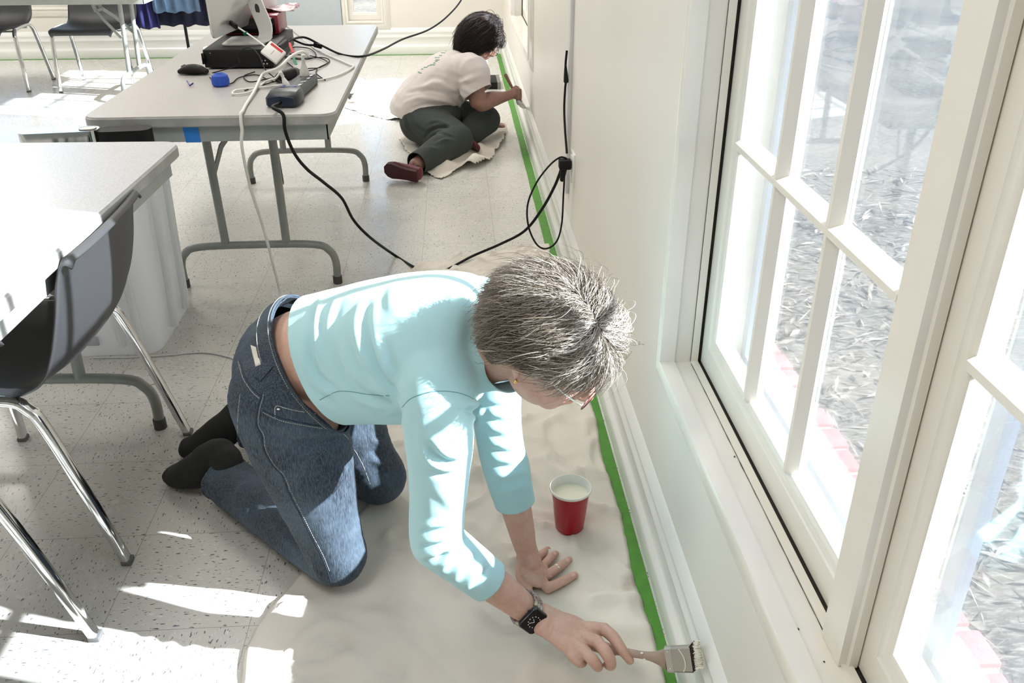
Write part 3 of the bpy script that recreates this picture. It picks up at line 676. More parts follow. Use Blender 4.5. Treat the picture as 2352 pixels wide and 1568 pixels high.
# screen slab : nearly vertical plane along y direction, left of stand
sb = PY(487, 92, 3.70); st = PY(476, -60, 3.60)
slab_b = np.array([-1.330, 3.60, 0.828]); up = np.array([0.0, -0.06, 1.0]); up /= np.linalg.norm(up); along = np.array([0.30, 0.95, 0.0]); along -= up*np.dot(along, up); along /= np.linalg.norm(along); nr = np.cross(along, up)
mb = MB(); hw = 0.27; hh = 0.19
R = []
for d, g, bul in ((0.0, 0.0, 0), (0.006, 0.0, 0), (0.014, 0.03, 0), (0.024, 0.09, 0), (0.030, 0.16, 0)):
    R.append([slab_b+along*(hw+x)+up*(hh+y)+nr*d for x, y in rrect(-hw+g, hw-g, -hh+g*0.75, hh-g*0.75, 0.02)])
mb.rings(R); Cp.part('display_housing', mb, m_alu, 60)
mb = MB(); mb.rings([[slab_b+along*(hw+x)+up*(hh+y)-nr*d for x, y in rrect(-hw+0.003, hw-0.003, -hh+0.003, hh-0.003, 0.018)] for d in (0.001, 0.003)]); Cp.part('screen_glass', mb, m_blackg)
# stand: bent aluminium strap with oval hole
s0 = np.array([-1.150, 3.72, zf+0.005]); s1 = PY(575, -20, 3.86); mid = catmull([(-1.165, 3.63, zf+0.006), (-1.152, 3.70, zf+0.010), (-1.150, 3.735, zf+0.045), tuple((s0+s1)/2+np.array([0, 0.01, 0.02])), tuple(s1), tuple(s1+(s1-s0)*0.25)], 5)
mb = MB(); mb.rtube(mid, 0.032, 0.0035, (0.85, -0.5, 0.0), 0.5); stand = Cp.part('stand', mb, m_alu)
h0 = mid[int(len(mid)*0.58)]; tdir = (s1-s0)/np.linalg.norm(s1-s0); sdv = np.array([0.85, -0.5, 0]); sdv -= tdir*np.dot(sdv, tdir); sdv /= np.linalg.norm(sdv); nn_ = np.cross(sdv, tdir)
if nn_[1] > 0: nn_ = -nn_
mb = MB(); mb.rings([[h0+nn_*o_+tdir*(0.024*math.cos(a))+sdv*(0.010*math.sin(a)) for a in np.linspace(0, 2*PI, 24, endpoint=False)] for o_ in (0.003, 0.0043)]); obj('cable_hole', mb, m_dark, stand, off=Cp.loc)
# video adapter held by its cable
ac = PY(628, 121, 3.42); A1 = np.array([0.72, -0.28, -0.35]); A2 = np.array([0.40, 0.45, 0.75]); A1 /= np.linalg.norm(A1); 
vd = _ray(628, 121); vd /= np.linalg.norm(vd); nz = -vd; e1 = RM[0]*0.72+RM[1]*0.69; e1 -= nz*np.dot(e1, nz); e1 /= np.linalg.norm(e1); e2 = np.cross(nz, e1)
nz2 = nz*0.82+np.array([0, 0, 0.5]); nz2 /= np.linalg.norm(nz2); e1 -= nz2*np.dot(e1, nz2); e1 /= np.linalg.norm(e1); e2 = np.cross(nz2, e1)
AD = Thing('display_adapter', 'square white adapter with a red stripe, leaning at the corner of the black box', 'adapter', ac)
mb = MB(); mb.obox(ac, e1, e2, nz2, 0.036, 0.030, 0.008, 0.004); AD.part('adapter_body', mb, m_cordw)
mb = MB(); mb.obox(ac+nz2*0.0083+e2*0.020, e1, e2, nz2, 0.026, 0.0045, 0.0006); AD.part('red_stripe', mb, m_redtag)
mb = MB(); mb.obox(ac+nz2*0.0083-e2*0.004+e1*0.0, e2, e1, nz2, 0.010, 0.0009, 0.0004); AD.part('printed_mark', mb, M('print_grey', (0.3, 0.3, 0.3), 0.6))
# mouse
mc = T2(446, 171); MS = Thing('computer_mouse', 'black computer mouse left of the black recorder box', 'mouse', mc)
mb = MB(); mb.limb([(mc[0]-0.052, mc[1]+0.01, TZ+0.010, 0.009, 0.016), (mc[0]-0.025, mc[1]+0.006, TZ+0.017, 0.017, 0.026), (mc[0]+0.015, mc[1], TZ+0.018, 0.018, 0.028), (mc[0]+0.045, mc[1]-0.004, TZ+0.011, 0.010, 0.02)], (0, 0, 1), 20, 4)
mb.v = [(x, y, max(z, TZ+0.001)) for x, y, z in mb.v]; MS.part('mouse_body', mb, m_black)
mb = MB(); mb.tube([(mc[0]-0.045, mc[1]+0.009, TZ+0.027), (mc[0]-0.03, mc[1]+0.007, TZ+0.034)], 0.003, 8); MS.part('scroll_wheel', mb, m_glide)
# blue tape roll
bc = T2(508, 197); BL = Thing('tape_roll', 'small bright blue roll standing in front of the black recorder box', 'roll', bc)
mb = MB(); mb.lathe([(0.012, 0.003), (0.024, 0.0), (0.030, 0.006), (0.031, 0.022), (0.027, 0.036), (0.016, 0.043), (0.011, 0.040), (0.010, 0.03)], tuple(bc), 24); BL.part('roll_body', mb, M('bright_blue_foam', (0.02, 0.09, 0.52), 0.65, var=0.2, vscale=90, bmp=0.4, bscale=400))
c0 = T2(431, 194); c1 = T2(437, 199); c2 = T2(444, 196)
mb = MB(); mb.tube([c0+[0, 0, 0.012], c1+[0, 0, 0.004], c2+[0, 0, 0.007]], 0.0028, 8); cl = obj('plastic_clip', mb, M('dark_blue_plastic', (0.02, 0.02, 0.22), 0.4)); tag(cl, 'tiny dark blue bent clip on the table left of the blue roll', 'clip')
# black cylinder (cable barrel)
y0 = T2(640, 190); y1 = T2(678, 178); BC = Thing('power_adapter', 'black rounded power adapter behind the power strip', 'adapter', (y0+y1)/2)
mb = MB(); mb.limb([(*(y0+[0, 0, 0.016]), 0.013), (*(y0+(y1-y0)*0.25+[0, 0, 0.018]), 0.018), (*(y1+[0, 0, 0.018]), 0.018)], (0, 0, 1), 18, 3); BC.part('adapter_body', mb, m_black)
mb = MB(); mb.limb([(*(y1+[-0.002, 0.001, 0.018]), 0.0185), (*(y1+[0.003, -0.001, 0.018]), 0.0185)], (0, 0, 1), 18, 1); BC.part('end_cap', mb, M('dark_grey', (0.07, 0.07, 0.06), 0.6))
# power strip
ps0 = T2(655, 247); ps1 = T2(706, 183); d = (ps1-ps0); Lps = 0.40; d = d/np.linalg.norm(d); sd_ = np.cross(d, [0, 0, 1.0]); up3 = np.array([0, 0, 1.0])
ps0 = np.array([-0.955, 2.865, TZ]); d = np.array([0.10, 0.995, 0]); d /= np.linalg.norm(d); sd_ = np.array([d[1], -d[0], 0])
STp = Thing('power_strip', 'dark blue grey power strip with plugs at the near table edge', 'power strip', ps0)
m_strip = M('dark_slate_plastic', (0.020, 0.026, 0.032), 0.4, spec=0.4); m_stripf = M('navy_plastic', (0.010, 0.020, 0.045), 0.35)
R = []
for t, w, h in ((0.0, 0.044, 0.032), (0.008, 0.050, 0.040), (0.05, 0.052, 0.046), (0.105, 0.048, 0.044), (0.135, 0.034, 0.038), (0.36, 0.033, 0.036), (0.375, 0.029, 0.030)):
    c = ps0+d*t; R.append([c+sd_*x*w+up3*z*h for x, z in ((-0.85, 0.02), (0.85, 0.02), (1, 0.15), (1, 0.72), (0.84, 0.97), (0.3, 1.04), (-0.3, 1.04), (-0.84, 0.97), (-1, 0.72), (-1, 0.15))])
mb = MB(); mb.rings(R); STp.part('housing', mb, m_strip, 40)
mb = MB(); mb.rings([[ps0+d*t+sd_*x*0.046*s_+up3*(0.004+z*0.030) for x, z in ((-0.9, 0), (0.9, 0), (1, 0.3), (0.95, 0.9), (0, 1.1), (-0.95, 0.9), (-1, 0.3))] for t, s_ in ((-0.004, 0.94), (0.004, 1.0))]); STp.part('end_panel', mb, m_stripf)
mb = MB(); c = ps0+d*0.105+up3*0.0455; mb.rings([[c+sd_*0.026*math.cos(a)+d*0.018*math.sin(a)+up3*o_ for a in np.linspace(0, 2*PI, 24, endpoint=False)] for o_ in (0, 0.0012)]); STp.part('blue_badge', mb, M('badge_blue', (0.03, 0.07, 0.25), 0.3))
mb = MB(); mb.add([c+sd_*(-0.010)+d*-0.006+up3*0.002, c+sd_*0.014+up3*0.002, c+sd_*(-0.006)+d*0.009+up3*0.002], [(0, 1, 2)]); STp.part('yellow_mark', mb, M('mark_yellow', (0.6, 0.5, 0.2), 0.5))
mb = MB(); c = ps0+d*0.055+up3*0.0475; mb.obox(c, sd_, d, up3, 0.018, 0.002, 0.0006); STp.part('maker_mark', mb, M('mark_grey', (0.4, 0.4, 0.38), 0.5))
for k in range(4):
    c = ps0+d*(0.175+k*0.052)+up3*0.0372+sd_*0.012
    mb = MB(); mb.obox(c, sd_, d, up3, 0.016, 0.018, 0.0012, 0.0008); so_ = STp.part('socket', mb, M('socket_grey', (0.10, 0.11, 0.11), 0.3))
    mb = MB()
    for q in (-0.006, 0.006): mb.obox(c+d*q+up3*0.0012, sd_, d, up3, 0.004, 0.0012, 0.0004)
    obj('socket_slot', mb, m_dark, so_, off=STp.loc)
mb = MB(); c = ps0+d*0.17-sd_*0.030+up3*0.02
for q in (0, 0.009, 0.018): mb.tube([c+d*q, c+d*q-sd_*0.002+up3*(0.02+0.003*(q > 0.008))], 0.0035, 8)
STp.part('coax_post', mb, M('gold_metal', (0.85, 0.55, 0.2), 0.25, 1.0))
def plug(label, c, mat, h=0.05, w=0.014, lean=(0, 0, 1)):
    T = Thing('plug_lead', label, 'cable', c); c = np.array(c); l = np.array(lean, float); l /= np.linalg.norm(l)
    R = [];
    for t, s_ in ((0, 1.0), (0.25, 0.98), (0.5, 0.7), (0.75, 0.42), (1, 0.34)):
        p = c+l*t*h; R.append([p+sd_*w*s_*math.cos(a)*1.0+d*w*s_*0.8*math.sin(a) for a in np.linspace(0, 2*PI, 14, endpoint=False)])
    mb = MB(); mb.rings(R); T.part('plug_body', mb, mat); return c+l*h, T
pt1, PT1 = plug('thin white cable looping over the table from a ribbed plug in the power strip', ps0+d*0.128+up3*0.045-sd_*0.012, m_cordw, 0.036, 0.011, (-0.35, 0.1, 0.9))
mb = MB()
for q in range(4): mb.tube([pt1+np.array([-0.35, 0.1, 0.9])*(q*0.004-0.006)+d*0.005*math.cos(a)+sd_*0.005*math.sin(a) for a in np.linspace(0, 2*PI, 10, endpoint=False)], 0.0016, 6, closed=True)
PT1.part('strain_relief', mb, m_cordw)
pt2, PT2 = plug('thick white cable dropping off the table from a tall pale plug', ps0+d*0.318+up3*0.038, M('pale_grey_plastic', (0.62, 0.61, 0.57), 0.4), 0.055, 0.017, (0.0, 0.02, 1))
def cord(name, label, pts, r, mat, sub=8, cat='cable', group=None):
    mb = MB(); mb.tube(catmull(pts, sub), r, 8); o = obj(name, mb, mat, ang=60); tag(o, label, cat, group); return o
e_ = lambda p, dz=0: tuple(np.array(p)+np.array([0, 0, dz]))
# thick white power cord: from tall plug, arch, down over the table edge to the floor
def cable_part(T, pts, r, mat, sub=8, name='cable'):
    mb = MB(); mb.tube(catmull(pts, sub), r, 8); T.part(name, mb, mat, 60)
W = [e_(pt2, -0.004), e_(pt2, 0.012), PY(708, 128, pt2[1]-0.005), PY(694, 119, pt2[1]-0.03), PY(668, 130, pt2[1]-0.09), PY(640, 156, pt2[1]-0.15), e_(T2(607, 190), 0.03), e_(T2(585, 218), 0.012), e_(T2(566, 244), 0.006), (PY(556, 300, 2.75)[0], 2.79, TZ+0.008), (PY(556, 300, 2.75)[0], 2.762, TZ+0.006), (PY(556, 300, 2.75)[0], 2.752, TZ-0.02), (PY(556, 300, 2.75)), PY(556, 340, 2.755), PY(575, 430, 2.84), PY(604, 520, 2.93), PY(628, 610, 2.98), e_(PZ(645, 680), 0.006), e_(PZ(652, 715), 0.005)]
cable_part(PT2, W, 0.0052, m_cordw)
# thin white cord with a loop
Wb = [e_(pt1, 0.0), tuple(pt1+np.array([-0.35, 0.1, 0.9])*0.008), PY(634, 179, pt1[1]), PY(624, 182, pt1[1]+0.01), e_(T2(612, 195), 0.012), e_(T2(575, 215), 0.006), e_(T2(537, 220), 0.006), e_(T2(540, 212), 0.006), e_(T2(560, 209), 0.006), e_(T2(640, 200), 0.005), e_(T2(730, 188), 0.005), e_(T2(780, 175), 0.005), e_(T2(812, 156), 0.005), e_(T2(800, 150), 0.005), e_(T2(730, 118), 0.005), e_(T2(690, 88), 0.005), PY(650, 55, 4.0), PY(620, 42, 3.85), PY(590, 42, 3.8)]
cable_part(PT1, Wb, 0.0036, m_cordw)
Wc = [PY(522, 47, 3.72), PY(545, 62, 3.68), PY(580, 85, 3.55), ac-e1*0.037]
cord('display_cable', 'white cable running from the computer back to the white adapter', Wc, 0.0032, m_cordw)
mb = MB(); q0 = PY(520, 45, 3.74); q1 = PY(543, 62, 3.66); mb.rtube([q0, q1], 0.009, 0.006, (0, 0, 1)); pl = obj('cable_connector', mb, m_black); tag(pl, 'black cable connector plugged into the back of the silver computer', 'connector')
# black tangled thin cords
tang = [
 ('thin black cord arching in front of the black recorder box', [(487, 168), (545, 150), (548, 130), (560, 112), (580, 112), (596, 130), (610, 160), (640, 185), (652, 190)], [0.0, 0.02, 0.06, 0.09, 0.095, 0.075, 0.04, 0.012, 0.02]),
 ('thin black cord under the blue roll toward the power adapter', [(482, 178), (497, 190), (530, 192), (550, 178), (590, 172), (620, 185), (650, 188)], [0.004]*7),
 ('thin black cord crossing behind the black power adapter', [(585, 165), (560, 175), (575, 188), (620, 180), (680, 172), (705, 158), (735, 155), (757, 140), (740, 132), (690, 134), (655, 130)], [0.004]*11),
 ('thin black cord looping right of the white adapter', [(655, 140), (680, 158), (712, 162), (738, 152), (752, 142), (722, 130), (665, 124)], [0.006]*7),
 ('short black cord end lying right of the tall pale plug', [(728, 158), (726, 168), (735, 176), (747, 184)], [0.004]*4),
 ('black cord lying just behind the power strip', [(745, 182), (700, 176), (660, 180), (600, 196), (562, 208)], [0.004]*5),
 ('black cord with a white band behind the red tag', [(655, 112), (680, 108), (712, 112), (726, 128), (700, 137), (655, 133)], [0.005]*6)]
for lab, P_, zz in tang:
    cord('thin_cord', lab, [e_(T2(p[0], p[1], TZ+zz[min(i, len(zz)-1)])) for i, p in enumerate(P_)], 0.0021, m_cordb, 6, group='thin black cords tangled on the table')
# black cable from the adapter over the table edge and up out of the picture
K = [PY(650, 108, 3.60), PY(668, 92, 3.72), PY(700, 86, 3.85), PY(740, 105, 3.85), PY(785, 125, 3.8), PY(835, 129, 3.75), PY(880, 113, 4.1), PY(925, 90, 4.5), PY(985, 68, 4.8), PY(1030, 35, 5.0), PY(1065, -10, 5.2), PY(1095, -90, 5.4)]
cord('video_cable', 'black cable hanging in the air from the table gear up out of the photo', K, 0.0045, m_cordb)
K2 = [PY(635, 77, 4.0), PY(670, 90, 3.95), PY(700, 102, 3.9), PY(725, 104, 3.86)]
cord('video_cable', 'short black cable behind the dark red box ending in a plug', K2, 0.0045, m_cordb)
mb = MB(); a, b_ = PY(722, 103, 3.86), PY(738, 107, 3.84); mb.rtube([a, b_], 0.009, 0.005, (0, 0, 1)); o = obj('cable_connector', mb, m_black); tag(o, 'black plug end lying on the table right of the red tag', 'connector')
mb = MB(); a, b_ = PY(640, 112, 3.50), PY(658, 98, 3.62); mb.rtube([a, (a+b_)/2, b_], 0.012, 0.008, (0, 0, 1)); o = obj('cable_connector', mb, m_black); tag(o, 'thick black plug in the side of the white adapter', 'connector')
for lab, a, b_, mt_ in (('small red tag on the black cable', PY(664, 98, 3.66), PY(673, 121, 3.60), m_redtag), ('small green tag below the red tag', PY(674, 132, 3.50), PY(680, 148, 3.46), m_greentag), ('small green tag beside the silver computer stand', PY(560, 80, 3.60), PY(569, 74, 3.60), m_greentag)):
    mb = MB(); mb.rtube([a, b_], 0.0055, 0.0012, (1, 0.2, 0)); o = obj('cable_tag', mb, mt_); tag(o, lab, 'tag', 'coloured cable tags')
# black power cord from strip down to floor, across and up to wall outlet
c0 = ps0+up3*0.018
K3 = [tuple(c0-d*0.002), tuple(c0-d*0.03), tuple(c0-d*0.09+np.array([0, 0, 0.004])), (PY(650, 262, 2.755)[0], 2.756, TZ+0.004), PY(655, 300, 2.75), PY(675, 350, 2.80), PY(705, 388, 2.86), PY(745, 420, 2.95), PY(785, 455, 3.03), PY(812, 505, 3.09), PY(850, 545, 3.15), e_(PZ(905, 585, 0.01)), e_(PZ(955, 615, 0.008)), e_(PZ(1000, 628, 0.008)), e_(PZ(1040, 612, 0.01)), e_(PZ(1085, 588, 0.03)), PY(1150, 560, 3.25), PY(1205, 530, 3.22), PY(1245, 480, 3.18), PY(1275, 425, 3.15), PY(1292, 380, 3.13), PY(1300, 362, 3.125)]
cable_part(STp, K3, 0.0055, m_cordb, name='supply_cord')
K4 = [PY(1298, 362, 3.13), PY(1285, 362, 3.13), PY(1262, 380, 3.12), PY(1232, 420, 3.12), PY(1212, 470, 3.13), PY(1214, 520, 3.14), PY(1232, 560, 3.16), PY(1254, 571, 3.17), PY(1278, 555, 3.17), PY(1290, 515, 3.16), PY(1294, 450, 3.15), PY(1298, 380, 3.14)]
K5 = [PY(1302, 352, 3.14), PY(1298, 300, 3.20), PY(1296, 250, 3.235), PY(1298, 205, 3.245), PY(1300, 182, 3.25), PY(1299, 150, 3.25), PY(1302, 116, 3.25)]
mb = MB(); a, b_ = PY(1300, 186, 3.242), PY(1299, 150, 3.246); mb.limb([(*a, 0.012, 0.009), (*((a+b_)/2), 0.010, 0.007), (*b_, 0.004, 0.004)], (0, 1, 0), 12, 3); mbk = mb
PW = Thing('wall_plug', 'chunky black plug in the wall outlet with a long hanging cord loop', 'plug', (0.0, 3.12, 0.45))
mb = MB(); mb.box(-0.032, 0.013, 3.10, 3.14, 0.435, 0.470, 0.005); PW.part('plug_body', mb, m_black); PW.part('upper_plug', mbk, m_black); cable_part(PW, K4, 0.0036, m_cordb, name='looped_cord'); cable_part(PW, K5, 0.0042, m_cordb, name='riser_cord')
mb = MB(); mb.limb([(-0.012, 3.12, 0.445, 0.014), (-0.018, 3.12, 0.395, 0.009)], (0, 1, 0), 12, 2); PW.part('strain_relief', mb, m_black)
# white cord on floor at left
cord('floor_cable', 'thin white cable lying on the floor between the bin and the kneeling painter', [e_(PZ(*p), 0.003) for p in ((215, 823), (300, 822), (380, 818), (440, 812), (480, 812), (520, 820), (548, 828), (600, 835))], 0.0032, M('grey_white_cord', (0.66, 0.66, 0.66), 0.4))
# cup of paint
cc = np.array([-0.158, 1.640, 0.004]); CU = Thing('paint_cup', 'red plastic cup filled with cream paint on the drop cloth', 'cup', cc)
lob = lambda a, z: 1+0.045*(max(0, 1-z/0.085))*math.cos(4*a+0.9)
mb = MB(); mb.lathe([(0.0, 0.006), (0.026, 0.006), (0.0305, 0.0), (0.0325, 0.004), (0.0345, 0.02), (0.038, 0.05), (0.0408, 0.08), (0.0432, 0.097), (0.0460, 0.116)], tuple(cc), 64, False, lob); c_ = CU.part('cup_body', mb, M('red_cup_plastic', (0.38, 0.0, 0.013), 0.22, spec=0.5), 60)
mb = MB(); mb.lathe([(0.0462, 0.1135), (0.0485, 0.1140), (0.0497, 0.117), (0.0488, 0.1205), (0.0468, 0.121), (0.0448, 0.117), (0.0424, 0.10), (0.0412, 0.088)], tuple(cc), 64, False); CU.part('cup_rim', mb, M('white_cup_inside', (0.85, 0.84, 0.80), 0.25), 60)
mb = MB(); mb.lathe([(0.0, 0.0985), (0.02, 0.0985), (0.0423, 0.099), (0.0423, 0.097), (0.0, 0.097)], tuple(cc), 48, False); CU.part('paint_fill', mb, M('cream_paint', (0.84, 0.80, 0.66), 0.12), 60)
# ------------------------------------------------------------------ cloths
m_canvas = M('canvas_drop_cloth', (0.80, 0.745, 0.67), 0.9, var=0.10, vscale=5, bmp=0.35, bscale=420, bdist=0.0008, sheen=0.1)
_nt = m_canvas.node_tree; _b = _nt.nodes['Principled BSDF']; _src = _b.inputs['Base Color'].links[0].from_socket
_geo = N(_nt, 'ShaderNodeNewGeometry'); _cur = _src
for (px, py, r0_, am) in ((1452, 1335, 0.022, 0.5), (1440, 1352, 0.016, 0.35), (1447, 1300, 0.012, 0.3), (1180, 985, 0.02, 0.15), (1330, 1195, 0.03, 0.12), (880, 1400, 0.035, 0.10)):
    _p = PZ(px, py, 0.005); _v = N(_nt, 'ShaderNodeVectorMath', operation='DISTANCE'); _v.inputs[1].default_value = tuple(_p); _nt.links.new(_geo.outputs['Position'], _v.inputs[0])
    _n = N(_nt, 'ShaderNodeMath', operation='MULTIPLY_ADD'); _nz = noise_t(_nt, _geo.outputs['Position'], 60, 4); _nt.links.new(_nz, _n.inputs[0]); _n.inputs[1].default_value = r0_*1.2; _nt.links.new(_v.outputs['Value'], _n.inputs[2])
    _f = ramp(_nt, _n.outputs[0], [(r0_*1.0, (am,)*3), (r0_*1.9, (0, 0, 0))]); _cur = mixc(_nt, _f, _cur, (0.30, 0.24, 0.20))
_nt.links.new(_cur, _b.inputs['Base Color'])
def inpoly(x, y, P):
    c = False; j = len(P)-1
    for i in range(len(P)):
        if (P[i][1] > y) != (P[j][1] > y) and x < (P[j][0]-P[i][0])*(y-P[i][1])/(P[j][1]-P[i][1])+P[i][0]: c = not c
        j = i
    return c
def cloth(name, poly, step, hfun, mat, label, cat='drop cloth', edge=0.01):
    """flat-lying cloth: polar fan between a wobbly outline and its inside"""
    xs = [p[0] for p in poly]; ys_ = [p[1] for p in poly]
    x0, x1, y0, y1 = min(xs), max(xs), min(ys_), max(ys_); nx = int((x1-x0)/step)+1; ny = int((y1-y0)/step)+1
    bm = bmesh.new(); G = {}
    def snap(x, y):
        # nearest point of outline
        best = None; bd = 9
        for i in range(len(poly)):
            a = np.array(poly[i]); b_ = np.array(poly[(i+1) % len(poly)]); d_ = b_-a; t = min(1, max(0, np.dot(np.array((x, y))-a, d_)/(np.dot(d_, d_)+1e-9))); q = a+t*d_; dd = math.hypot(q[0]-x, q[1]-y)
            if dd < bd: bd = dd; best = q
        return best, bd
    inside = {(i, j): inpoly(x0+i*step, y0+j*step, poly) for i in range(nx+1) for j in range(ny+1)}
    for i in range(nx):
        for j in range(ny):
            cs = [(i, j), (i+1, j), (i+1, j+1), (i, j+1)]
            if sum(inside[c] for c in cs) >= 3 or (sum(inside[c] for c in cs) >= 1 and inpoly(x0+(i+.5)*step, y0+(j+.5)*step, poly)):
                f = []
                for c in cs:
                    if c not in G:
                        x, y = x0+c[0]*step, y0+c[1]*step
                        if not inside[c]: q, _ = snap(x, y); x, y = q
                        G[c] = bm.verts.new((x, y, hfun(x, y)))
                    f.append(G[c])
                try: bm.faces.new(f)
                except ValueError: pass
    me = bpy.data.meshes.new(name); bm.to_mesh(me); bm.free(); o = obj(name, me, mat, ang=180); solid(o, 0.0025, -1); tag(o, label, cat); return o
def nz_(x, y, s, k=0): return noise.noise(Vector((x*s+k, y*s-k, k*1.7)))
def ridge(x, y, a, b_, h, w):
    a = np.array(a); b_ = np.array(b_); d_ = b_-a; t = min(1, max(0, ((x-a[0])*d_[0]+(y-a[1])*d_[1])/(d_@d_))); q = a+t*d_
    r = math.hypot(x-q[0], y-q[1]); return h*math.exp(-(r/w)**2)*math.sin(PI*min(1, max(0.0, t*0.9+0.05)))
RID = [((-0.80, 1.45), (-0.45, 1.2), 0.010, 0.012), ((-0.78, 1.36), (-0.35, 1.05), 0.009, 0.010), ((-0.70, 1.20), (-0.30, 1.02), 0.008, 0.010), ((-0.62, 1.70), (-0.52, 1.95), 0.012, 0.010), ((-0.55, 1.60), (-0.35, 1.9), 0.008, 0.012),
       ((-0.45, 1.5), (-0.05, 1.58), 0.006, 0.012), ((-0.35, 1.72), (-0.05, 1.66), 0.007, 0.010), ((-0.82, 1.28), (-0.6, 1.1), 0.012, 0.014), ((-0.50, 1.35), (-0.30, 1.18), 0.005, 0.010), ((-0.2, 1.35), (-0.05, 1.30), 0.004, 0.012), ((-0.4, 2.0), (-0.1, 2.2), 0.006, 0.012), ((-0.3, 1.9), (-0.05, 1.95), 0.005, 0.010),
       ((-0.60, 3.25), (-0.25, 3.05), 0.02, 0.02), ((-0.40, 3.33), (-0.10, 3.05), 0.02, 0.02), ((-0.2, 3.40), (-0.06, 3.2), 0.02, 0.02), ((-0.70, 3.1), (-0.4, 2.9), 0.015, 0.02), ((-0.85, 1.40), (-0.83, 1.15), 0.012, 0.012), ((-0.77, 1.52), (-0.70, 1.40), 0.010, 0.010)]
def hmain(x, y):
    h = 0.0045+0.010*max(0, nz_(x, y, 6))+0.007*max(0, nz_(x+0.6*y, y*0.6, 15, 3))+0.0020*nz_(x, y, 38, 5)
    w1 = nz_(x+0.15*nz_(x, y, 4, 2), y, 5, 9); w2 = nz_(x*0.7+y*0.5, y*0.8-x*0.4, 9, 4); h += 0.017*max(0, 1-abs(w1)*5.5)**2+0.012*max(0, 1-abs(w2)*6)**2
    for r in RID: h += ridge(x, y, *r)
    # pressed flat under knees, hand and cup
    for cx, cy, r in ((-0.67, 1.47, 0.11), (-0.59, 1.74, 0.10), (-0.22, 1.455, 0.10), (-0.158, 1.640, 0.055)):
        dd = math.hypot(x-cx, y-cy)
        if dd < r: k_ = (dd/r)**3; h = h*k_+0.0035*(1-k_)
    return max(0.003, h)
right = [(-0.030-0.006*nz_(y*5, 0, 1.0)-0.004*math.sin(y*14), y) for y in np.arange(0.62, 3.50, 0.05)]
poly = right+[(-0.10, 3.46), (-0.22, 3.40), (-0.36, 3.355), (-0.48, 3.30), (-0.58, 3.22), (-0.74, 3.16), (-0.80, 2.9), (-0.72, 2.5), (-0.70, 2.1), (-0.66, 1.85), (-0.645, 1.76), (-0.70, 1.66), (-0.765, 1.54), (-0.80, 1.47), (-0.838, 1.39), (-0.855, 1.30), (-0.84, 1.18), (-0.86, 0.9), (-0.85, 0.62)]
def left_edge(y):
    pts = [(0.62, -0.85), (0.9, -0.86), (1.18, -0.84), (1.30, -0.855), (1.39, -0.838), (1.47, -0.80), (1.54, -0.765), (1.66, -0.70), (1.76, -0.645), (1.85, -0.66), (2.1, -0.70), (2.5, -0.72), (2.9, -0.80), (3.13, -0.76), (3.20, -0.62), (3.27, -0.55), (3.33, -0.42), (3.38, -0.30), (3.43, -0.18), (3.47, -0.08)]
    return float(np.interp(y, [p[0] for p in pts], [p[1] for p in pts]))+0.006*nz_(y*9, 2, 1.0)
def strip_cloth():
    vs, fs = [], []; ny, nx = 230, 72
    for j in range(ny+1):
        y = 0.62+(3.47-0.62)*j/ny; xr = -0.030-0.007*nz_(y*5, 0, 1.0)-0.004*math.sin(y*14)-0.0025*nz_(y*30, 0, 1.0, 7); xl = left_edge(y)
        for i in range(nx+1): x = xl+(xr-xl)*i/nx; vs.append((x, y, hmain(x, y)*(0.4 if i in (0, nx) else 1)))
    for j in range(ny):
        for i in range(nx): a = j*(nx+1)+i; fs.append((a, a+1, a+nx+2, a+nx+1))
    mb = MB(); mb.add(vs, fs); return mb
dc = obj('drop_cloth', strip_cloth(), m_canvas, ang=180); solid(dc, 0.0025, -1); tag(dc, 'long beige canvas drop cloth under the kneeling painter and the red cup', 'drop cloth')
0 and cloth('drop_cloth', poly, 0.0125, hmain, m_canvas, 'long beige canvas drop cloth under the kneeling painter and the red cup')
def hfar(x, y):
    h = 0.006+0.03*max(0, nz_(x, y, 9, 8))+0.03*max(0, nz_(x+0.4*y, y*0.5, 17, 2))
    for r in (((-0.52, 4.52), (-0.25, 5.0), 0.035, 0.03), ((-0.45, 4.46), (-0.2, 4.75), 0.035, 0.025), ((-0.6, 4.55), (-0.35, 4.62), 0.03, 0.025), ((-0.15, 4.9), (-0.12, 5.3), 0.02, 0.03)): h += ridge(x, y, *r)
    return h
fp = [tuple(PZ(*q)[:2]) for q in ((915, 318), (930, 345), (965, 372), (975, 400), (1012, 414), (1040, 402), (1062, 390), (1098, 388), (1115, 378), (1128, 372), (1140, 350), (1160, 325), (1166, 300), (1162, 285), (1150, 280), (1120, 262), (1060, 255), (980, 280))]
cloth('drop_cloth', fp, 0.016, hfar, m_canvas, 'bunched beige canvas cloth under the seated painter in the background')
def hpl(x, y): return 0.004+0.03*max(0, nz_(x, y, 6, 4))+0.02*max(0, nz_(x, y, 14, 1))
fp = [tuple(PZ(*q)[:2]) for q in ((740, 200), (790, 248), (830, 262), (880, 275), (930, 282), (985, 260), (1000, 225), (960, 200), (945, 178), (900, 178), (850, 185), (820, 178), (760, 175))]
cloth('plastic_sheet', fp, 0.03, hpl, M('white_plastic_sheet', (0.80, 0.79, 0.78), 0.25, var=0.1, vscale=10), 'crumpled white plastic sheeting on the sunny floor beyond the grey taupe table', 'sheeting')
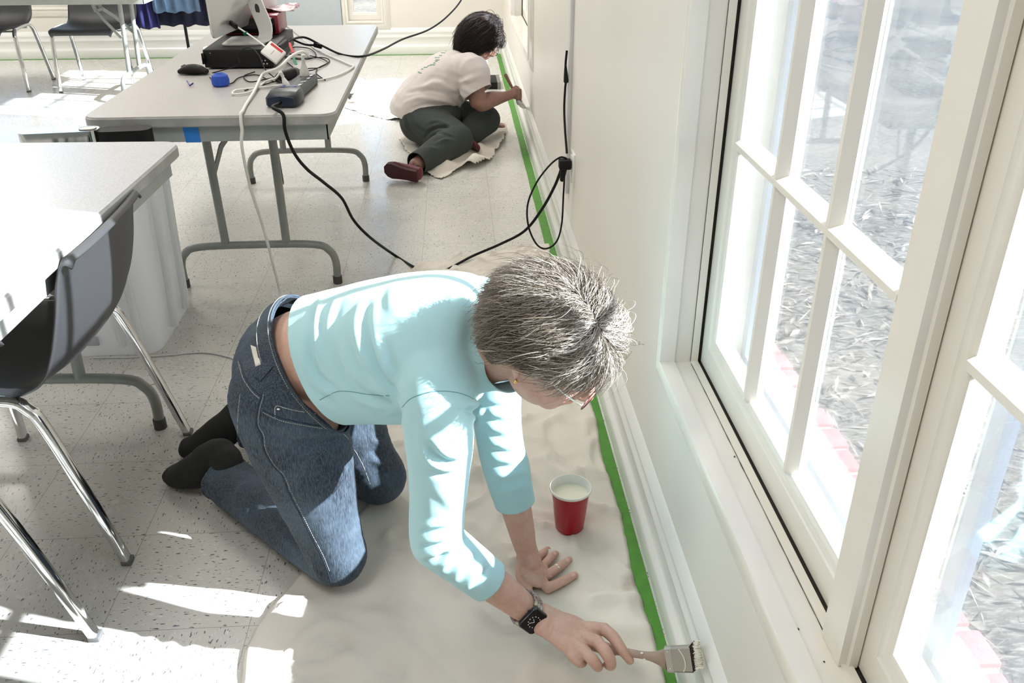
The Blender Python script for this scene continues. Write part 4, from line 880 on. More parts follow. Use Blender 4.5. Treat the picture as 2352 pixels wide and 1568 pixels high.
# black floor box by the far painter
fb = PZ(1136, 196); FB = Thing('floor_box', 'small black and grey box on the floor beside the seated painter', 'box', fb)
mb = MB(); mb.box(fb[0]-0.07, fb[0]+0.015, fb[1]-0.14, fb[1]+0.14, 0, 0.05, 0.004); FB.part('box_body', mb, m_black)
mb = MB(); mb.box(fb[0]+0.015, fb[0]+0.04, fb[1]-0.14, fb[1]+0.14, 0, 0.051, 0.003); FB.part('grey_side', mb, M('mid_grey', (0.22, 0.21, 0.2), 0.5))
# small bundle hanging at table edge
q = PZ(795, 238, 0.0); BU = Thing('cable_bundle', 'small black and white bundle on the floor just past the right table edge', 'bundle', q)
mb = MB(); mb.limb([(q[0]-0.02, q[1]+0.02, 0.02, 0.018), (q[0]+0.0, q[1]+0.12, 0.03, 0.02), (q[0]+0.02, q[1]+0.22, 0.02, 0.012)], (0, 0, 1), 12, 3); BU.part('black_strap', mb, m_black)
mb = MB(); mb.tube(catmull([(q[0]+0.03+0.035*math.cos(a), q[1]+0.08+0.08*math.sin(a), 0.03+0.015*math.sin(a)) for a in np.linspace(0, 2*PI*0.9, 9)], 4), 0.012, 8); BU.part('white_wrap', mb, m_cordw)
# clothes rack
RK = Thing('clothes_rack', 'black garment rack pole behind the table at the back', 'clothes rack', (-2.56, 7.5, 0))
mb = MB(); mb.tube([(-2.54, 7.5, 0.02), (-2.54, 7.5, 1.55)], 0.012, 10); RK.part('pole', mb, m_black)
mb = MB(); mb.tube([(-2.95, 7.5, 1.55), (-2.1, 7.5, 1.55)], 0.012, 10); RK.part('rail', mb, m_black)
mb = MB(); mb.tube([(-2.54, 7.25, 0.014), (-2.54, 7.75, 0.014)], 0.013, 10); mb.tube([(-2.75, 7.5, 0.014), (-2.33, 7.5, 0.014)], 0.013, 10); RK.part('base', mb, m_black)
def garment(x0, x1, y, z0, z1, mat, label, seed, nf):
    vs = []; nx, nz2_ = 60, 24
    for s in (0, 1):
        for i in range(nx+1):
            for k in range(nz2_+1):
                u = i/nx; v = k/nz2_; x = x0+(x1-x0)*(0.5+(u-0.5)*(0.55+0.45*(1-v)**0.5)); fold = 0.018*math.sin(u*nf*PI+seed)*(1-v*0.6)+0.012*nz_(u*3, v*2, 4, seed)
                vs.append((x, y+fold+(0.02+0.02*math.sin(u*PI))*(1 if s else -1), z0+(z1-z0)*v+(0.008*math.sin(u*nf*PI*0.7+seed) if k == 0 else 0)))
    n = (nx+1)*(nz2_+1); g = lambda s, i, k: s*n+i*(nz2_+1)+k
    fs = [(g(s, i, k), g(s, i+1, k), g(s, i+1, k+1), g(s, i, k+1)) for s in (0, 1) for i in range(nx) for k in range(nz2_)]
    fs += [(g(0, i, k), g(0, i, k+1), g(1, i, k+1), g(1, i, k)) for i in (0, nx) for k in range(nz2_)]+[(g(0, i, k), g(0, i+1, k), g(1, i+1, k), g(1, i, k)) for k in (0, nz2_) for i in range(nx)]
    mb = MB(); mb.add(vs, fs); o = obj('hanging_garment', mb, mat, ang=180); tag(o, label, 'garment', 'clothes on the rack'); return o
m_navy = M('navy_cloth', (0.003, 0.004, 0.022), 0.9, var=0.4, vscale=6); m_lblue = M('light_blue_cloth', (0.10, 0.17, 0.27), 0.85, var=0.4, vscale=8)
garment(-2.84, -2.30, 7.52, 0.335, 1.45, m_navy, 'navy blue garment hanging lowest on the rack at the back', 1, 12)
garment(-2.90, -2.70, 7.38, 0.335, 1.45, M('deep_blue_cloth', (0.005, 0.005, 0.075), 0.85, var=0.4, vscale=6), 'deep blue garment hanging at the left end of the rack', 3, 6)
garment(-2.72, -2.36, 7.36, 0.455, 1.45, m_lblue, 'light blue garment hanging in front of the navy one on the rack', 2, 9)
# crinkled silver sheet hanging by door
vs = []; n = 34
for i in range(n+1):
    for k in range(n+1):
        u, v = i/n, k/n; vs.append((-2.34+0.30*u, 7.92+0.035*nz_(u*2+v*5, v*3, 3, 6)+0.03*nz_(u*9, v*16+u*9, 1, 2), 0.36+1.2*v))
mb = MB(); mb.add(vs, [(i*(n+1)+k, (i+1)*(n+1)+k, (i+1)*(n+1)+k+1, i*(n+1)+k+1) for i in range(n) for k in range(n)])
o = obj('foil_blanket', mb, M('crinkled_silver_film', (0.72, 0.72, 0.72), 0.22, 0.7), ang=180); solid(o, 0.002, 0); tag(o, 'crinkled silvery sheet hanging against the back wall beside the grey door', 'sheet')
# ------------------------------------------------------------------ kneeling painter (foreground)
def skin_mat(n, c, c2):
    mt, nt, b, o = newmat(n); v = coords(nt)
    f = ramp(nt, noise_t(nt, v, 38, 5, 0.65), [(0.3, (0, 0, 0)), (0.7, (1, 1, 1))]); g = ramp(nt, noise_t(nt, v, 160, 3), [(0.56, (0, 0, 0)), (0.66, (1, 1, 1))])
    cc_ = mixc(nt, f, c2, c); cc_ = mixc(nt, g, cc_, tuple(q*0.82 for q in c)); nt.links.new(cc_, b.inputs['Base Color'])
    b.inputs['Roughness'].default_value = 0.48; b.inputs['Subsurface Weight'].default_value = 0.12; b.inputs['Subsurface Radius'].default_value = (0.01, 0.004, 0.002); b.inputs['Subsurface Scale'].default_value = 0.5
    bump(nt, noise_t(nt, v, 300, 4), 0.18, 0.0006, b); return mt
m_skin = skin_mat('skin_fair', (0.66, 0.43, 0.345), (0.55, 0.32, 0.25))
m_nail = M('fingernail', (0.70, 0.47, 0.40), 0.3)
def shirt_mat():
    mt, nt, b, o = newmat('aqua_knit'); v = coords(nt)
    b.inputs['Base Color'].default_value = (0.40, 0.655, 0.70, 1); b.inputs['Roughness'].default_value = 0.8; b.inputs['Sheen Weight'].default_value = 0.25
    bump(nt, noise_t(nt, v, 900, 2), 0.12, 0.0004, b); return mt
m_shirt = shirt_mat()
def denim_mat():
    mt, nt, b, o = newmat('blue_denim'); v = coords(nt, rot=(0.3, 0.5, 0.2))
    n1 = noise_t(nt, coords(nt, (500, 500, 60), rot=(0.2, 0.3, 0)), 1, 2); n2 = noise_t(nt, coords(nt, (60, 500, 500)), 1, 2); big = noise_t(nt, v, 7, 4)
    c = mixc(nt, ramp(nt, n1, [(0.35, (0, 0, 0)), (0.7, (1, 1, 1))]), (0.006, 0.014, 0.026), (0.075, 0.10, 0.13))
    c = mixc(nt, ramp(nt, n2, [(0.5, (0, 0, 0)), (0.8, (0.6, 0.6, 0.6))]), c, (0.010, 0.022, 0.042))
    c = mixc(nt, ramp(nt, big, [(0.42, (0, 0, 0)), (0.75, (0.55, 0.55, 0.55))]), c, (0.11, 0.155, 0.21))
    nt.links.new(c, b.inputs['Base Color']); b.inputs['Roughness'].default_value = 0.85; bump(nt, n1, 0.4, 0.0006, b); return mt
m_denim = denim_mat(); m_stitch = M('pale_stitching', (0.42, 0.42, 0.38), 0.8); m_seam = M('dark_denim_seam', (0.012, 0.025, 0.05), 0.85)
m_sock = M('black_sock', (0.0045, 0.005, 0.005), 0.85, var=0.3, vscale=40, bmp=0.3, bscale=500)

HC = PY(1266, 784, 1.26)            # centre of the skull
Fv = np.array([0.75, -0.30, -0.59]); Fv /= np.linalg.norm(Fv); Uv = np.array([0.45, -0.35, 0.75]); Uv -= Fv*np.dot(Uv, Fv); Uv /= np.linalg.norm(Uv); Sv = np.cross(Fv, Uv)
def Hd(f, s, u, c=None, k=1.0): return (HC if c is None else c)+k*(Fv*f+Sv*s+Uv*u)
def head_shapes(mb, H, F, S, U, neck_to, neck_r=0.056):
    fr = [F, S, U]
    def E(f, s, u, rf, rs, ru, a=16, b_=12): mb.sphere(H(f, s, u), (rf, rs, ru), a, b_, fr)
    E(-0.006, 0, 0.020, 0.094, 0.076, 0.096, 24, 16)                # cranium
    E(0.030, 0, -0.035, 0.062, 0.062, 0.075, 20, 14)                # face mass
    E(0.058, 0, -0.090, 0.030, 0.034, 0.026)                        # chin
    for s in (-1, 1):
        E(0.022, s*0.042, -0.060, 0.048, 0.022, 0.036)              # cheek / jaw
        E(0.066, s*0.034, -0.036, 0.020, 0.020, 0.018)              # cheekbone
        E(0.074, s*0.026, 0.010, 0.016, 0.024, 0.010)               # brow
        E(0.100, s*0.010, -0.046, 0.008, 0.007, 0.007, 10, 8)       # nostril wing
        mb.limb([(*H(-0.012, s*0.078, 0.012), 0.010, 0.004), (*H(-0.022, s*0.086, 0.0), 0.012, 0.0045), (*H(-0.018, s*0.086, -0.018), 0.011, 0.0045), (*H(-0.008, s*0.080, -0.038), 0.008, 0.005)], F, 12, 3)   # ear
    mb.limb([(*H(0.086, 0, 0.004), 0.008), (*H(0.098, 0, -0.020), 0.009), (*H(0.108, 0, -0.040), 0.012), (*H(0.100, 0, -0.048), 0.010)], S, 14, 3)  # nose
    mb.limb([(*H(0.082, -0.020, -0.072), 0.004), (*H(0.092, -0.008, -0.069), 0.0065), (*H(0.092, 0.008, -0.069), 0.0065), (*H(0.082, 0.020, -0.072), 0.004)], U, 12, 3)
    mb.limb([(*H(0.080, -0.016, -0.081), 0.004), (*H(0.088, 0, -0.081), 0.0068), (*H(0.080, 0.016, -0.081), 0.004)], U, 12, 3)
    mb.limb([(*H(-0.035, 0, -0.035), neck_r), (*((H(-0.035, 0, -0.035)+np.array(neck_to))/2+F*0.004), neck_r*0.96), (*neck_to, neck_r*1.1)], S, 24, 4)
def finger(mb, pts, r0, r1, side=(0, 0, 1)):
    n = len(pts); rows = []
    for i, p in enumerate(pts):
        t = i/(n-1); r = r0+(r1-r0)*t
        rows.append((*p, r*(1.06 if i in (1, 2) and n > 3 else 1.0)))
    mb.limb(rows, side, 14, 3)
PA = Thing('person', 'person kneeling in aqua shirt and blue jeans, painting the near baseboard', 'person', (-0.6, 1.6, 0))
# key joints
hipR, hipL = PY(672, 905, 1.49), PY(700, 850, 1.70); hipR[2] = max(hipR[2], 0.46); hipL[2] = hipR[2]+0.0; hipL[0] = hipR[0]
kneeR, kneeL = np.array([-0.685, 1.487, 0.072]), np.array([-0.612, 1.765, 0.07])
ankR, ankL = PZ(520, 1100, 0.075), PZ(590, 985, 0.07)
shR, shL = PY(1012, 912, 1.245), PY(1118, 715, 1.53); elR = PY(1003, 1245, 1.225); wrR = PZ(1228, 1412, 0.125)
elL = PY(1148, 1010, 1.505); wrL = PZ(1207, 1255, 0.062)

nk = PY(1112, 796, 1.380)
# ---- skin body
mb = MB()
head_shapes(mb, Hd, Fv, Sv, Uv, tuple(nk+np.array([-0.02, 0.0, -0.01])), 0.060)
spine = [PY(690, 830, 1.60), PY(780, 805, 1.55), PY(900, 795, 1.48), PY(1020, 795, 1.42)]
mb.limb([(*spine[0], 0.104, 0.140), (*spine[1], 0.094, 0.135), (*spine[2], 0.085, 0.135), (*spine[3], 0.078, 0.140), (*(nk+np.array([-0.04, 0, -0.02])), 0.045, 0.055)], (0, 0, 1), 28, 4)
mb.limb([(*(shR+(nk-shR)*0.5+np.array([-0.02, 0, -0.01])), 0.042), (*shR, 0.046), (*(shR*0.5+elR*0.5), 0.043), (*elR, 0.037)], (0, 0, 1), 20, 4)
mb.limb([(*(shL+(nk-shL)*0.5+np.array([-0.02, 0, -0.01])), 0.042), (*shL, 0.046), (*(shL*0.5+elL*0.5), 0.043), (*elL, 0.036)], (0, 0, 1), 20, 4)
for h_, k_ in ((hipR, kneeR), (hipL, kneeL)): mb.limb([(*(h_*0.9+k_*0.1), 0.075), (*(h_*0.5+k_*0.5), 0.065), (*(k_+np.array([-0.01, 0, 0.015])), 0.05)], (1, 0, 0), 20, 3)
for k_, a_ in ((kneeR, ankR), (kneeL, ankL)): mb.limb([(*(k_+np.array([-0.01, 0, 0.01])), 0.048), (*(k_*0.6+a_*0.4), 0.046), (*a_, 0.032)], (0, 0, 1), 18, 3)
body_core = remesh(mb, 0.0042, 6, off=PA.loc)
# fine parts: right forearm + hand
def Pz(px, py, z): return PZ(px, py, z)
mb = MB()
fd = wrR-elR; fd /= np.linalg.norm(fd)
mb.limb([(*elR, 0.039, 0.036), (*(elR*0.65+wrR*0.35), 0.037, 0.033), (*(elR*0.25+wrR*0.75), 0.030, 0.031), (*wrR, 0.0235, 0.033), (*Pz(1262, 1430, 0.130), 0.022, 0.035)], (0, 0, 1), 22, 4)
kn = [Pz(1388, 1445, 0.140), Pz(1372, 1474, 0.144), Pz(1345, 1498, 0.140), Pz(1318, 1508, 0.132)]   # index..pinky knuckles
wc = Pz(1262, 1430, 0.128)
mb.limb([(*wc, 0.021, 0.033), (*(wc*0.5+(kn[0]+kn[3])*0.25), 0.020, 0.041), (*((kn[0]+kn[3])*0.5-(np.array([0.006, 0, 0.008]))), 0.014, 0.038)], (0, 0, 1), 22, 4)
for k_, r in zip(kn, (0.0125, 0.0128, 0.012, 0.011)): mb.limb([(*(wc*0.45+k_*0.55), r*0.9), (*(wc*0.2+k_*0.8), r*0.98), (*k_, r)], (0, 0, 1), 14, 3)
finger(mb, [kn[0], Pz(1408, 1462, 0.146), Pz(1425, 1487, 0.140), Pz(1436, 1502, 0.131), Pz(1447, 1516, 0.121)], 0.0118, 0.0082)
finger(mb, [kn[1], Pz(1392, 1498, 0.146), Pz(1402, 1517, 0.134), Pz(1403, 1528, 0.115), Pz(1396, 1526, 0.100)], 0.0118, 0.0088)
finger(mb, [kn[2], Pz(1362, 1516, 0.138), Pz(1372, 1529, 0.124), Pz(1374, 1530, 0.106), Pz(1368, 1522, 0.094)], 0.0112, 0.0082)
finger(mb, [kn[3], Pz(1328, 1518, 0.126), Pz(1336, 1522, 0.112), Pz(1340, 1518, 0.098), Pz(1338, 1508, 0.090)], 0.0100, 0.0075)
finger(mb, [Pz(1290, 1440, 0.108), Pz(1330, 1462, 0.094), Pz(1372, 1482, 0.096), Pz(1398, 1490, 0.104), Pz(1412, 1494, 0.107)], 0.0150, 0.0095)       # thumb under the handle
handR = remesh(mb, 0.0018, 5, off=PA.loc)
# left forearm + flat hand
mb = MB(); g = 0.0135
mb.limb([(*elL, 0.036, 0.036), (*(elL*0.6+wrL*0.4), 0.038, 0.036), (*(elL*0.2+wrL*0.8), 0.033, 0.030), (*wrL, 0.033, 0.025), (*Pz(1222, 1296, 0.034), 0.037, 0.022)], (0, 1, 0), 22, 4)
mb.limb([(*Pz(1210, 1280, 0.034), 0.028, 0.022), (*Pz(1222, 1312, 0.024), 0.038, 0.018), (*Pz(1244, 1322, 0.019), 0.040, 0.013)], (0, 1, 0), 22, 4)
lk = [Pz(1258, 1350, 0.017), Pz(1256, 1322, 0.019), Pz(1246, 1302, 0.018), Pz(1232, 1288, 0.016)]
for k_, r in zip(lk, (0.0120, 0.0120, 0.0112, 0.0100)): mb.limb([(*(Pz(1215, 1300, 0.03)*0.5+k_*0.5), r), (*k_, r)], (0, 0, 1), 14, 3)
finger(mb, [lk[0], Pz(1281, 1340, 0.0175), Pz(1303, 1329, 0.0145), Pz(1320, 1320, 0.0125)], 0.0112, 0.0083)
finger(mb, [lk[1], Pz(1278, 1306, 0.019), Pz(1295, 1294, 0.0155), Pz(1308, 1285, 0.0125)], 0.0110, 0.0082)
finger(mb, [lk[2], Pz(1261, 1285, 0.018), Pz(1270, 1277, 0.015), Pz(1277, 1271, 0.0125)], 0.0102, 0.0078)
finger(mb, [lk[3], Pz(1240, 1276, 0.016), Pz(1250, 1268, 0.013), Pz(1258, 1262, 0.0115)], 0.0100, 0.0080)
finger(mb, [Pz(1202, 1290, 0.026), Pz(1196, 1318, 0.020), Pz(1206, 1345, 0.016), Pz(1218, 1362, 0.0125)], 0.0135, 0.0090)
handL = remesh(mb, 0.0018, 5, off=PA.loc)
trL = bvh(handL); folds(handL, [([(1172, 1236), (1182, 1240), (1190, 1252)], -0.0018, 0.0028), ([(1196, 1262), (1210, 1272), (1226, 1268)], -0.0014, 0.003), ([(1244, 1300), (1250, 1318), (1254, 1338)], -0.002, 0.0025), ([(1192, 1262), (1195, 1285)], 0.002, 0.003)], trL, PA.loc)
trR = bvh(handR)
folds(handR, [([(1268, 1415), (1260, 1435), (1250, 1452)], -0.0016, 0.0022), ([(1278, 1418), (1270, 1438), (1262, 1458)], -0.0014, 0.0022), ([(1290, 1425), (1282, 1445), (1274, 1462)], -0.001, 0.0022),
              ([(1285, 1435), (1330, 1450), (1378, 1462)], 0.0016, 0.0035), ([(1280, 1450), (1320, 1470), (1362, 1485)], 0.0013, 0.0035), ([(1275, 1462), (1305, 1485), (1336, 1500)], 0.0010, 0.0035)], trR, PA.loc)
def join(meshes, name):
    bm = bmesh.new()
    for me in meshes: bm.from_mesh(me)
    out = bpy.data.meshes.new(name); bm.to_mesh(out); bm.free(); return out
body = PA.part('body', join([body_core, handR, handL], 'body'), m_skin, 180)
# nails
mb = MB()
for a, b_, w in (((1446, 1519, 0.1255), (1439, 1508, 0.132), 0.0050),):
    A_, B_ = Pz(*a), Pz(*b_)
for tip, base in (((1321, 1317), (1310, 1323)), ((1308, 1283), (1299, 1290)), ((1277, 1268), (1270, 1274))):
    h1, n1 = hit(trL, *tip, off=PA.loc); h2, n2 = hit(trL, *base, off=PA.loc)
    if h1 is not None and h2 is not None and np.linalg.norm(h1-h2) < 0.03:
        ax = h1-h2; ax /= np.linalg.norm(ax)+1e-9; n_ = n1+n2; n_ /= np.linalg.norm(n_); mb = MB(); mb.obox((h1+h2)/2+n_*0.0002, ax, np.cross(n_, ax), n_, 0.0052, 0.0042, 0.0008, 0.0007); PA.part('fingernail', mb, m_nail)
# paint blobs on hand
mb = MB()
for px, py, r in ((1278, 1297, 0.004), (1283, 1302, 0.0035), (1265, 1323, 0.002)):
    h, n_ = hit(trL, px, py, off=PA.loc)
    if h is not None: mb.sphere(h+n_*0.0004, (r, r*0.7, 0.0009), 10, 6, [np.cross(n_, [0.3, 0.9, 0.1])/np.linalg.norm(np.cross(n_, [0.3, 0.9, 0.1])), np.cross(n_, np.cross(n_, [0.3, 0.9, 0.1]))/np.linalg.norm(np.cross(n_, np.cross(n_, [0.3, 0.9, 0.1]))), n_])
if mb.v: PA.part('paint_spot', mb, M('dried_cream_paint', (0.82, 0.78, 0.64), 0.5))
# eyes
for s in (-1, 1):
    mb = MB(); mb.sphere(Hd(0.074, s*0.031, -0.008), 0.0125, 14, 10); ey = PA.part('eye', mb, M('eye_white', (0.75, 0.72, 0.68), 0.15))
    mb = MB(); mb.sphere(Hd(0.0815, s*0.031, -0.010), 0.006, 12, 8); obj('iris', mb, M('iris_blue', (0.08, 0.13, 0.2), 0.1), ey, off=PA.loc)
# ---- jeans
mb = MB()
pel = [PY(640, 850, 1.595), PY(735, 815, 1.59)]
mb.limb([(*(hipR+np.array([-0.02, 0.115, 0.0])), 0.114, 0.168), (*(hipR+np.array([0.04, 0.110, 0.040])), 0.118, 0.166), (*(hipR+np.array([0.115, 0.085, 0.075])), 0.112, 0.155)], (0, 0, 1), 32, 4)
for h_, k_, sgn in ((hipR, kneeR, -1), (hipL, kneeL, 1)):
    hh_ = h_+np.array([-0.01, sgn*0.012, -0.01])
    mb.limb([(*(hh_+np.array([-0.012, -sgn*0.01, 0.01])), 0.100, 0.094), (*(hh_*0.8+k_*0.2), 0.104, 0.090), (*(hh_*0.5+k_*0.5+np.array([0.0, 0, 0])), 0.086, 0.078), (*(hh_*0.2+k_*0.8), 0.068, 0.066), (*(k_+np.array([0.0, 0, 0.012])), 0.064, 0.066)], (1, 0, 0), 28, 4)
for k_, a_ in ((kneeR, ankR), (kneeL, ankL)):
    dd = (a_-k_); dd /= np.linalg.norm(dd)
    mb.limb([(*(k_+np.array([0.0, 0.0, 0.004])), 0.060, 0.064), (*(k_*0.72+a_*0.28+np.array([0, 0, 0.004])), 0.060, 0.066), (*(k_*0.35+a_*0.65), 0.056, 0.062), (*(a_+dd*0.0), 0.050, 0.062), (*(a_+dd*0.03), 0.050, 0.062)], (0, 0, 1), 26, 4)
jm = remesh(mb, 0.005, 7, off=PA.loc)
v = vget(jm); v[:, 2] = np.maximum(v[:, 2], 0.0062); vset(jm, v)
tj = bvh(jm)
folds(jm, [([(585, 1080), (650, 1070), (720, 1060), (790, 1030)], 0.006, 0.012), ([(590, 1125), (660, 1115), (740, 1095), (800, 1060)], -0.004, 0.010), ([(560, 1000), (620, 1010), (690, 1000)], 0.004, 0.012),
           ([(640, 1010), (720, 1015), (800, 1000), (840, 985)], -0.005, 0.009), ([(600, 960), (680, 985), (780, 985)], 0.005, 0.012), ([(700, 1060), (760, 1040), (815, 1010)], 0.005, 0.010),
           ([(560, 1110), (545, 1150), (540, 1200)], 0.006, 0.010), ([(590, 1120), (580, 1160), (600, 1220)], -0.005, 0.010), ([(620, 1160), (640, 1210), (690, 1270)], 0.005, 0.012), ([(520, 1130), (510, 1170), (530, 1200)], 0.005, 0.008),
           ([(735, 1330), (760, 1345), (800, 1350)], -0.004, 0.008), ([(720, 1300), (740, 1330), (780, 1350)], 0.005, 0.009), ([(850, 1010), (880, 1015), (925, 1020)], 0.006, 0.008), ([(845, 1035), (885, 1042), (930, 1045)], -0.005, 0.007),
           ([(850, 1055), (890, 1065), (935, 1065)], 0.006, 0.008), ([(870, 1085), (900, 1092), (935, 1090)], -0.004, 0.007), ([(875, 1110), (900, 1118), (935, 1115)], 0.005, 0.007)], tj, PA.loc)
wrinkle(jm, 0.0022, 22, (1, 1, 1), 3); wrinkle(jm, 0.0010, 60, (1, 1, 2.5), 5)
# waist opening plane (tilted), leg hems
wpt = hipR+np.array([0.055, 0.112, 0.10]); wn_ = np.array([0.80, 0.0, 0.60])
def tri_plane(tree, pb, pr, ymid=1.60, sgn=1):
    B_, R_ = hit(tree, *pb, off=PA.loc)[0], hit(tree, *pr, off=PA.loc)[0]
    L_ = np.array([R_[0]-0.0, 2*ymid-R_[1], R_[2]]); B_ = np.array([B_[0], ymid, B_[2]]); n_ = np.cross(R_-B_, L_-B_); n_ /= np.linalg.norm(n_)
    if n_[0]*sgn < 0: n_ = -n_
    return (B_+R_+L_)/3, n_
tj = bvh(jm); wpt, wn_ = tri_plane(tj, (630, 790), (684, 908), 1.60, 1)
wl = vget(jm)+PA.loc
cut(jm, wpt-PA.loc, wn_, 0.33)
for k_, a_ in ((kneeR, ankR), (kneeL, ankL)):
    dd = (a_-k_); dd /= np.linalg.norm(dd); cut(jm, a_+dd*0.008-PA.loc, dd, 0.105)
jeans = PA.part('jeans', jm, m_denim, 180); solid(jeans, 0.003, 0)
tj = bvh(jm)
# seams, pocket, belt loop, label
def seam(name, pts, r, mat, lift=0.0004, dash=False):
    mb = MB()
    if not dash: surf_line(mb, tj, pts, r, PA.loc, lift, 6)
    else:
        P3 = []
        for a in catmull([(p[0], p[1], 0) for p in pts], 10):
            h, n_ = hit(tj, a[0], a[1], PA.loc)
            if h is not None: P3.append(h+n_*lift)
        L = 0; seg = []
        for i in range(len(P3)-1):
            d_ = P3[i+1]-P3[i]; l = np.linalg.norm(d_)
            if l > 0.03 or l < 1e-6: continue
            k = max(1, int(l/0.0035))
            for q in range(k): mb.tube([P3[i]+d_*(q+0.15)/k, P3[i]+d_*(q+0.75)/k], r, 4)
    if mb.v: return obj(name, mb, mat, jeans, off=PA.loc)
seam('side_seam', [(602, 905), (592, 940), (590, 975), (602, 1000), (606, 1030), (625, 1065), (648, 1090), (664, 1130), (690, 1180), (712, 1225), (738, 1275), (752, 1310), (762, 1345)], 0.0022, m_seam)
seam('side_stitching', [(606, 905), (597, 940), (595, 975), (607, 1000), (611, 1030), (630, 1065), (653, 1090), (670, 1130), (695, 1180), (717, 1225), (743, 1275), (757, 1310)], 0.0009, m_stitch, 0.0012, True)
seam('pocket_seam', [(604, 940), (640, 958), (690, 970), (740, 978), (770, 970)], 0.0018, m_seam)
seam('pocket_stitching', [(604, 946), (640, 964), (690, 976), (740, 984)], 0.0009, m_stitch, 0.0012, True)
seam('coin_pocket_stitching', [(632, 958), (634, 932), (660, 938), (700, 946), (725, 950)], 0.0009, m_stitch, 0.001)
seam('yoke_stitching', [(548, 830), (560, 870), (580, 900), (600, 918)], 0.0010, m_stitch, 0.001, True)
seam('yoke_seam', [(552, 826), (564, 866), (584, 896), (604, 912)], 0.0018, m_seam)
seam('back_pocket_stitching', [(553, 905), (548, 950), (548, 1000), (562, 1040)], 0.0010, m_stitch, 0.0008)
seam('inseam', [(778, 985), (800, 1010), (830, 1060), (850, 1110)], 0.0010, m_stitch, 0.0008)
h, n_ = hit(tj, 640, 938, PA.loc)
if h is not None: mb = MB(); mb.sphere(h+n_*0.0015, (0.0045, 0.0045, 0.0025), 14, 8); obj('rivet', mb, m_chrome, jeans, off=PA.loc)
def patch(name, quad, mat, th=0.0015, sub=6):
    c = [hit(tj, *q, off=PA.loc) for q in quad]
    if any(x[0] is None for x in c): return
    vs = []; 
    for i in range(sub+1):
        for k in range(sub+1):
            u, v_ = i/sub, k/sub; q = np.array(quad[0])*(1-u)*(1-v_)+np.array(quad[1])*u*(1-v_)+np.array(quad[2])*u*v_+np.array(quad[3])*(1-u)*v_
            h, n_ = hit(tj, q[0], q[1], off=PA.loc)
            if h is None: return
            vs.append(h+n_*th)
    mb = MB(); mb.add(vs, [(i*(sub+1)+k, (i+1)*(sub+1)+k, (i+1)*(sub+1)+k+1, i*(sub+1)+k+1) for i in range(sub) for k in range(sub)])
    o = obj(name, mb, mat, jeans, 180, PA.loc); solid(o, 0.0014, 0); return o
patch('leather_label', [(577, 793), (590, 798), (600, 838), (588, 843)], M('pale_label', (0.62, 0.60, 0.54), 0.6))
patch('belt_loop', [(628, 822), (637, 834), (598, 878), (586, 868)], m_denim, 0.003)
# waistband following the opening
wv = vget(jm)+PA.loc; dpl = (wv-wpt)@(wn_/np.linalg.norm(wn_)); 
cen = wpt.copy(); ring = []
wnn = wn_/np.linalg.norm(wn_); bu = np.cross(wnn, [0, 1, 0]); bu /= np.linalg.norm(bu); bv = np.cross(wnn, bu)
near = wv[(np.abs(dpl) < 0.008) & (np.linalg.norm(wv-wpt, axis=1) < 0.3)]
if len(near) > 20:
    cen = near.mean(0); ang = np.arctan2((near-cen)@bv, (near-cen)@bu); rad = np.hypot((near-cen)@bv, (near-cen)@bu)
    A = np.linspace(-PI, PI, 72, endpoint=False); rr_ = []
    for a in A:
        m_ = np.abs((ang-a+PI) % (2*PI)-PI) < 0.15; rr_.append(rad[m_].mean() if m_.any() else np.nan)
    rr_ = np.array(rr_); rr_[np.isnan(rr_)] = np.nanmean(rr_); rr_ = np.convolve(np.r_[rr_[-2:], rr_, rr_[:2]], np.ones(5)/5, 'valid')
    R = []
    for off_, h0_ in ((0.004, -0.036), (0.0065, -0.030), (0.0068, -0.006), (0.006, 0.003), (0.002, 0.003), (0.001, -0.006), (0.0, -0.036)):
        R.append([cen+bu*math.cos(a)*(r+off_)+bv*math.sin(a)*(r+off_)+wnn*h0_ for a, r in zip(A, rr_)])
    mb = MB(); mb.rings(R, cap=False); obj('waistband', mb, m_denim, jeans, off=PA.loc)
    for hh_, nm in ((-0.030, 'waistband_stitching'), (-0.002, 'waistband_stitching')):
        mb = MB(); P3 = [cen+bu*math.cos(a)*(r+0.0074)+bv*math.sin(a)*(r+0.0074)+wnn*hh_ for a, r in zip(A, rr_)]
        for i in range(len(P3)):
            d_ = P3[(i+1) % len(P3)]-P3[i]
            for q in range(4): mb.tube([P3[i]+d_*(q+0.1)/4, P3[i]+d_*(q+0.7)/4], 0.0008, 4)
        obj(nm, mb, m_stitch, jeans, off=PA.loc)
# hems
for k_, a_ in ((kneeR, ankR), (kneeL, ankL)):
    dd = (a_-k_); dd /= np.linalg.norm(dd); pa = a_+dd*0.008; nv_ = vget(jm)+PA.loc; dq = (nv_-pa)@dd
    near = nv_[(np.abs(dq) < 0.006) & (np.linalg.norm(nv_-pa, axis=1) < 0.1)]
    if len(near) > 12:
        c = near.mean(0); b1 = np.cross(dd, [0, 0, 1.0]); b1 /= np.linalg.norm(b1); b2 = np.cross(dd, b1); an = np.arctan2((near-c)@b2, (near-c)@b1); idx = np.argsort(an); P3 = near[idx][::max(1, len(idx)//40)]
        mb = MB(); mb.tube([tuple(p) for p in P3], 0.0042, 6, closed=True); obj('leg_hem', mb, m_denim, jeans, off=PA.loc)
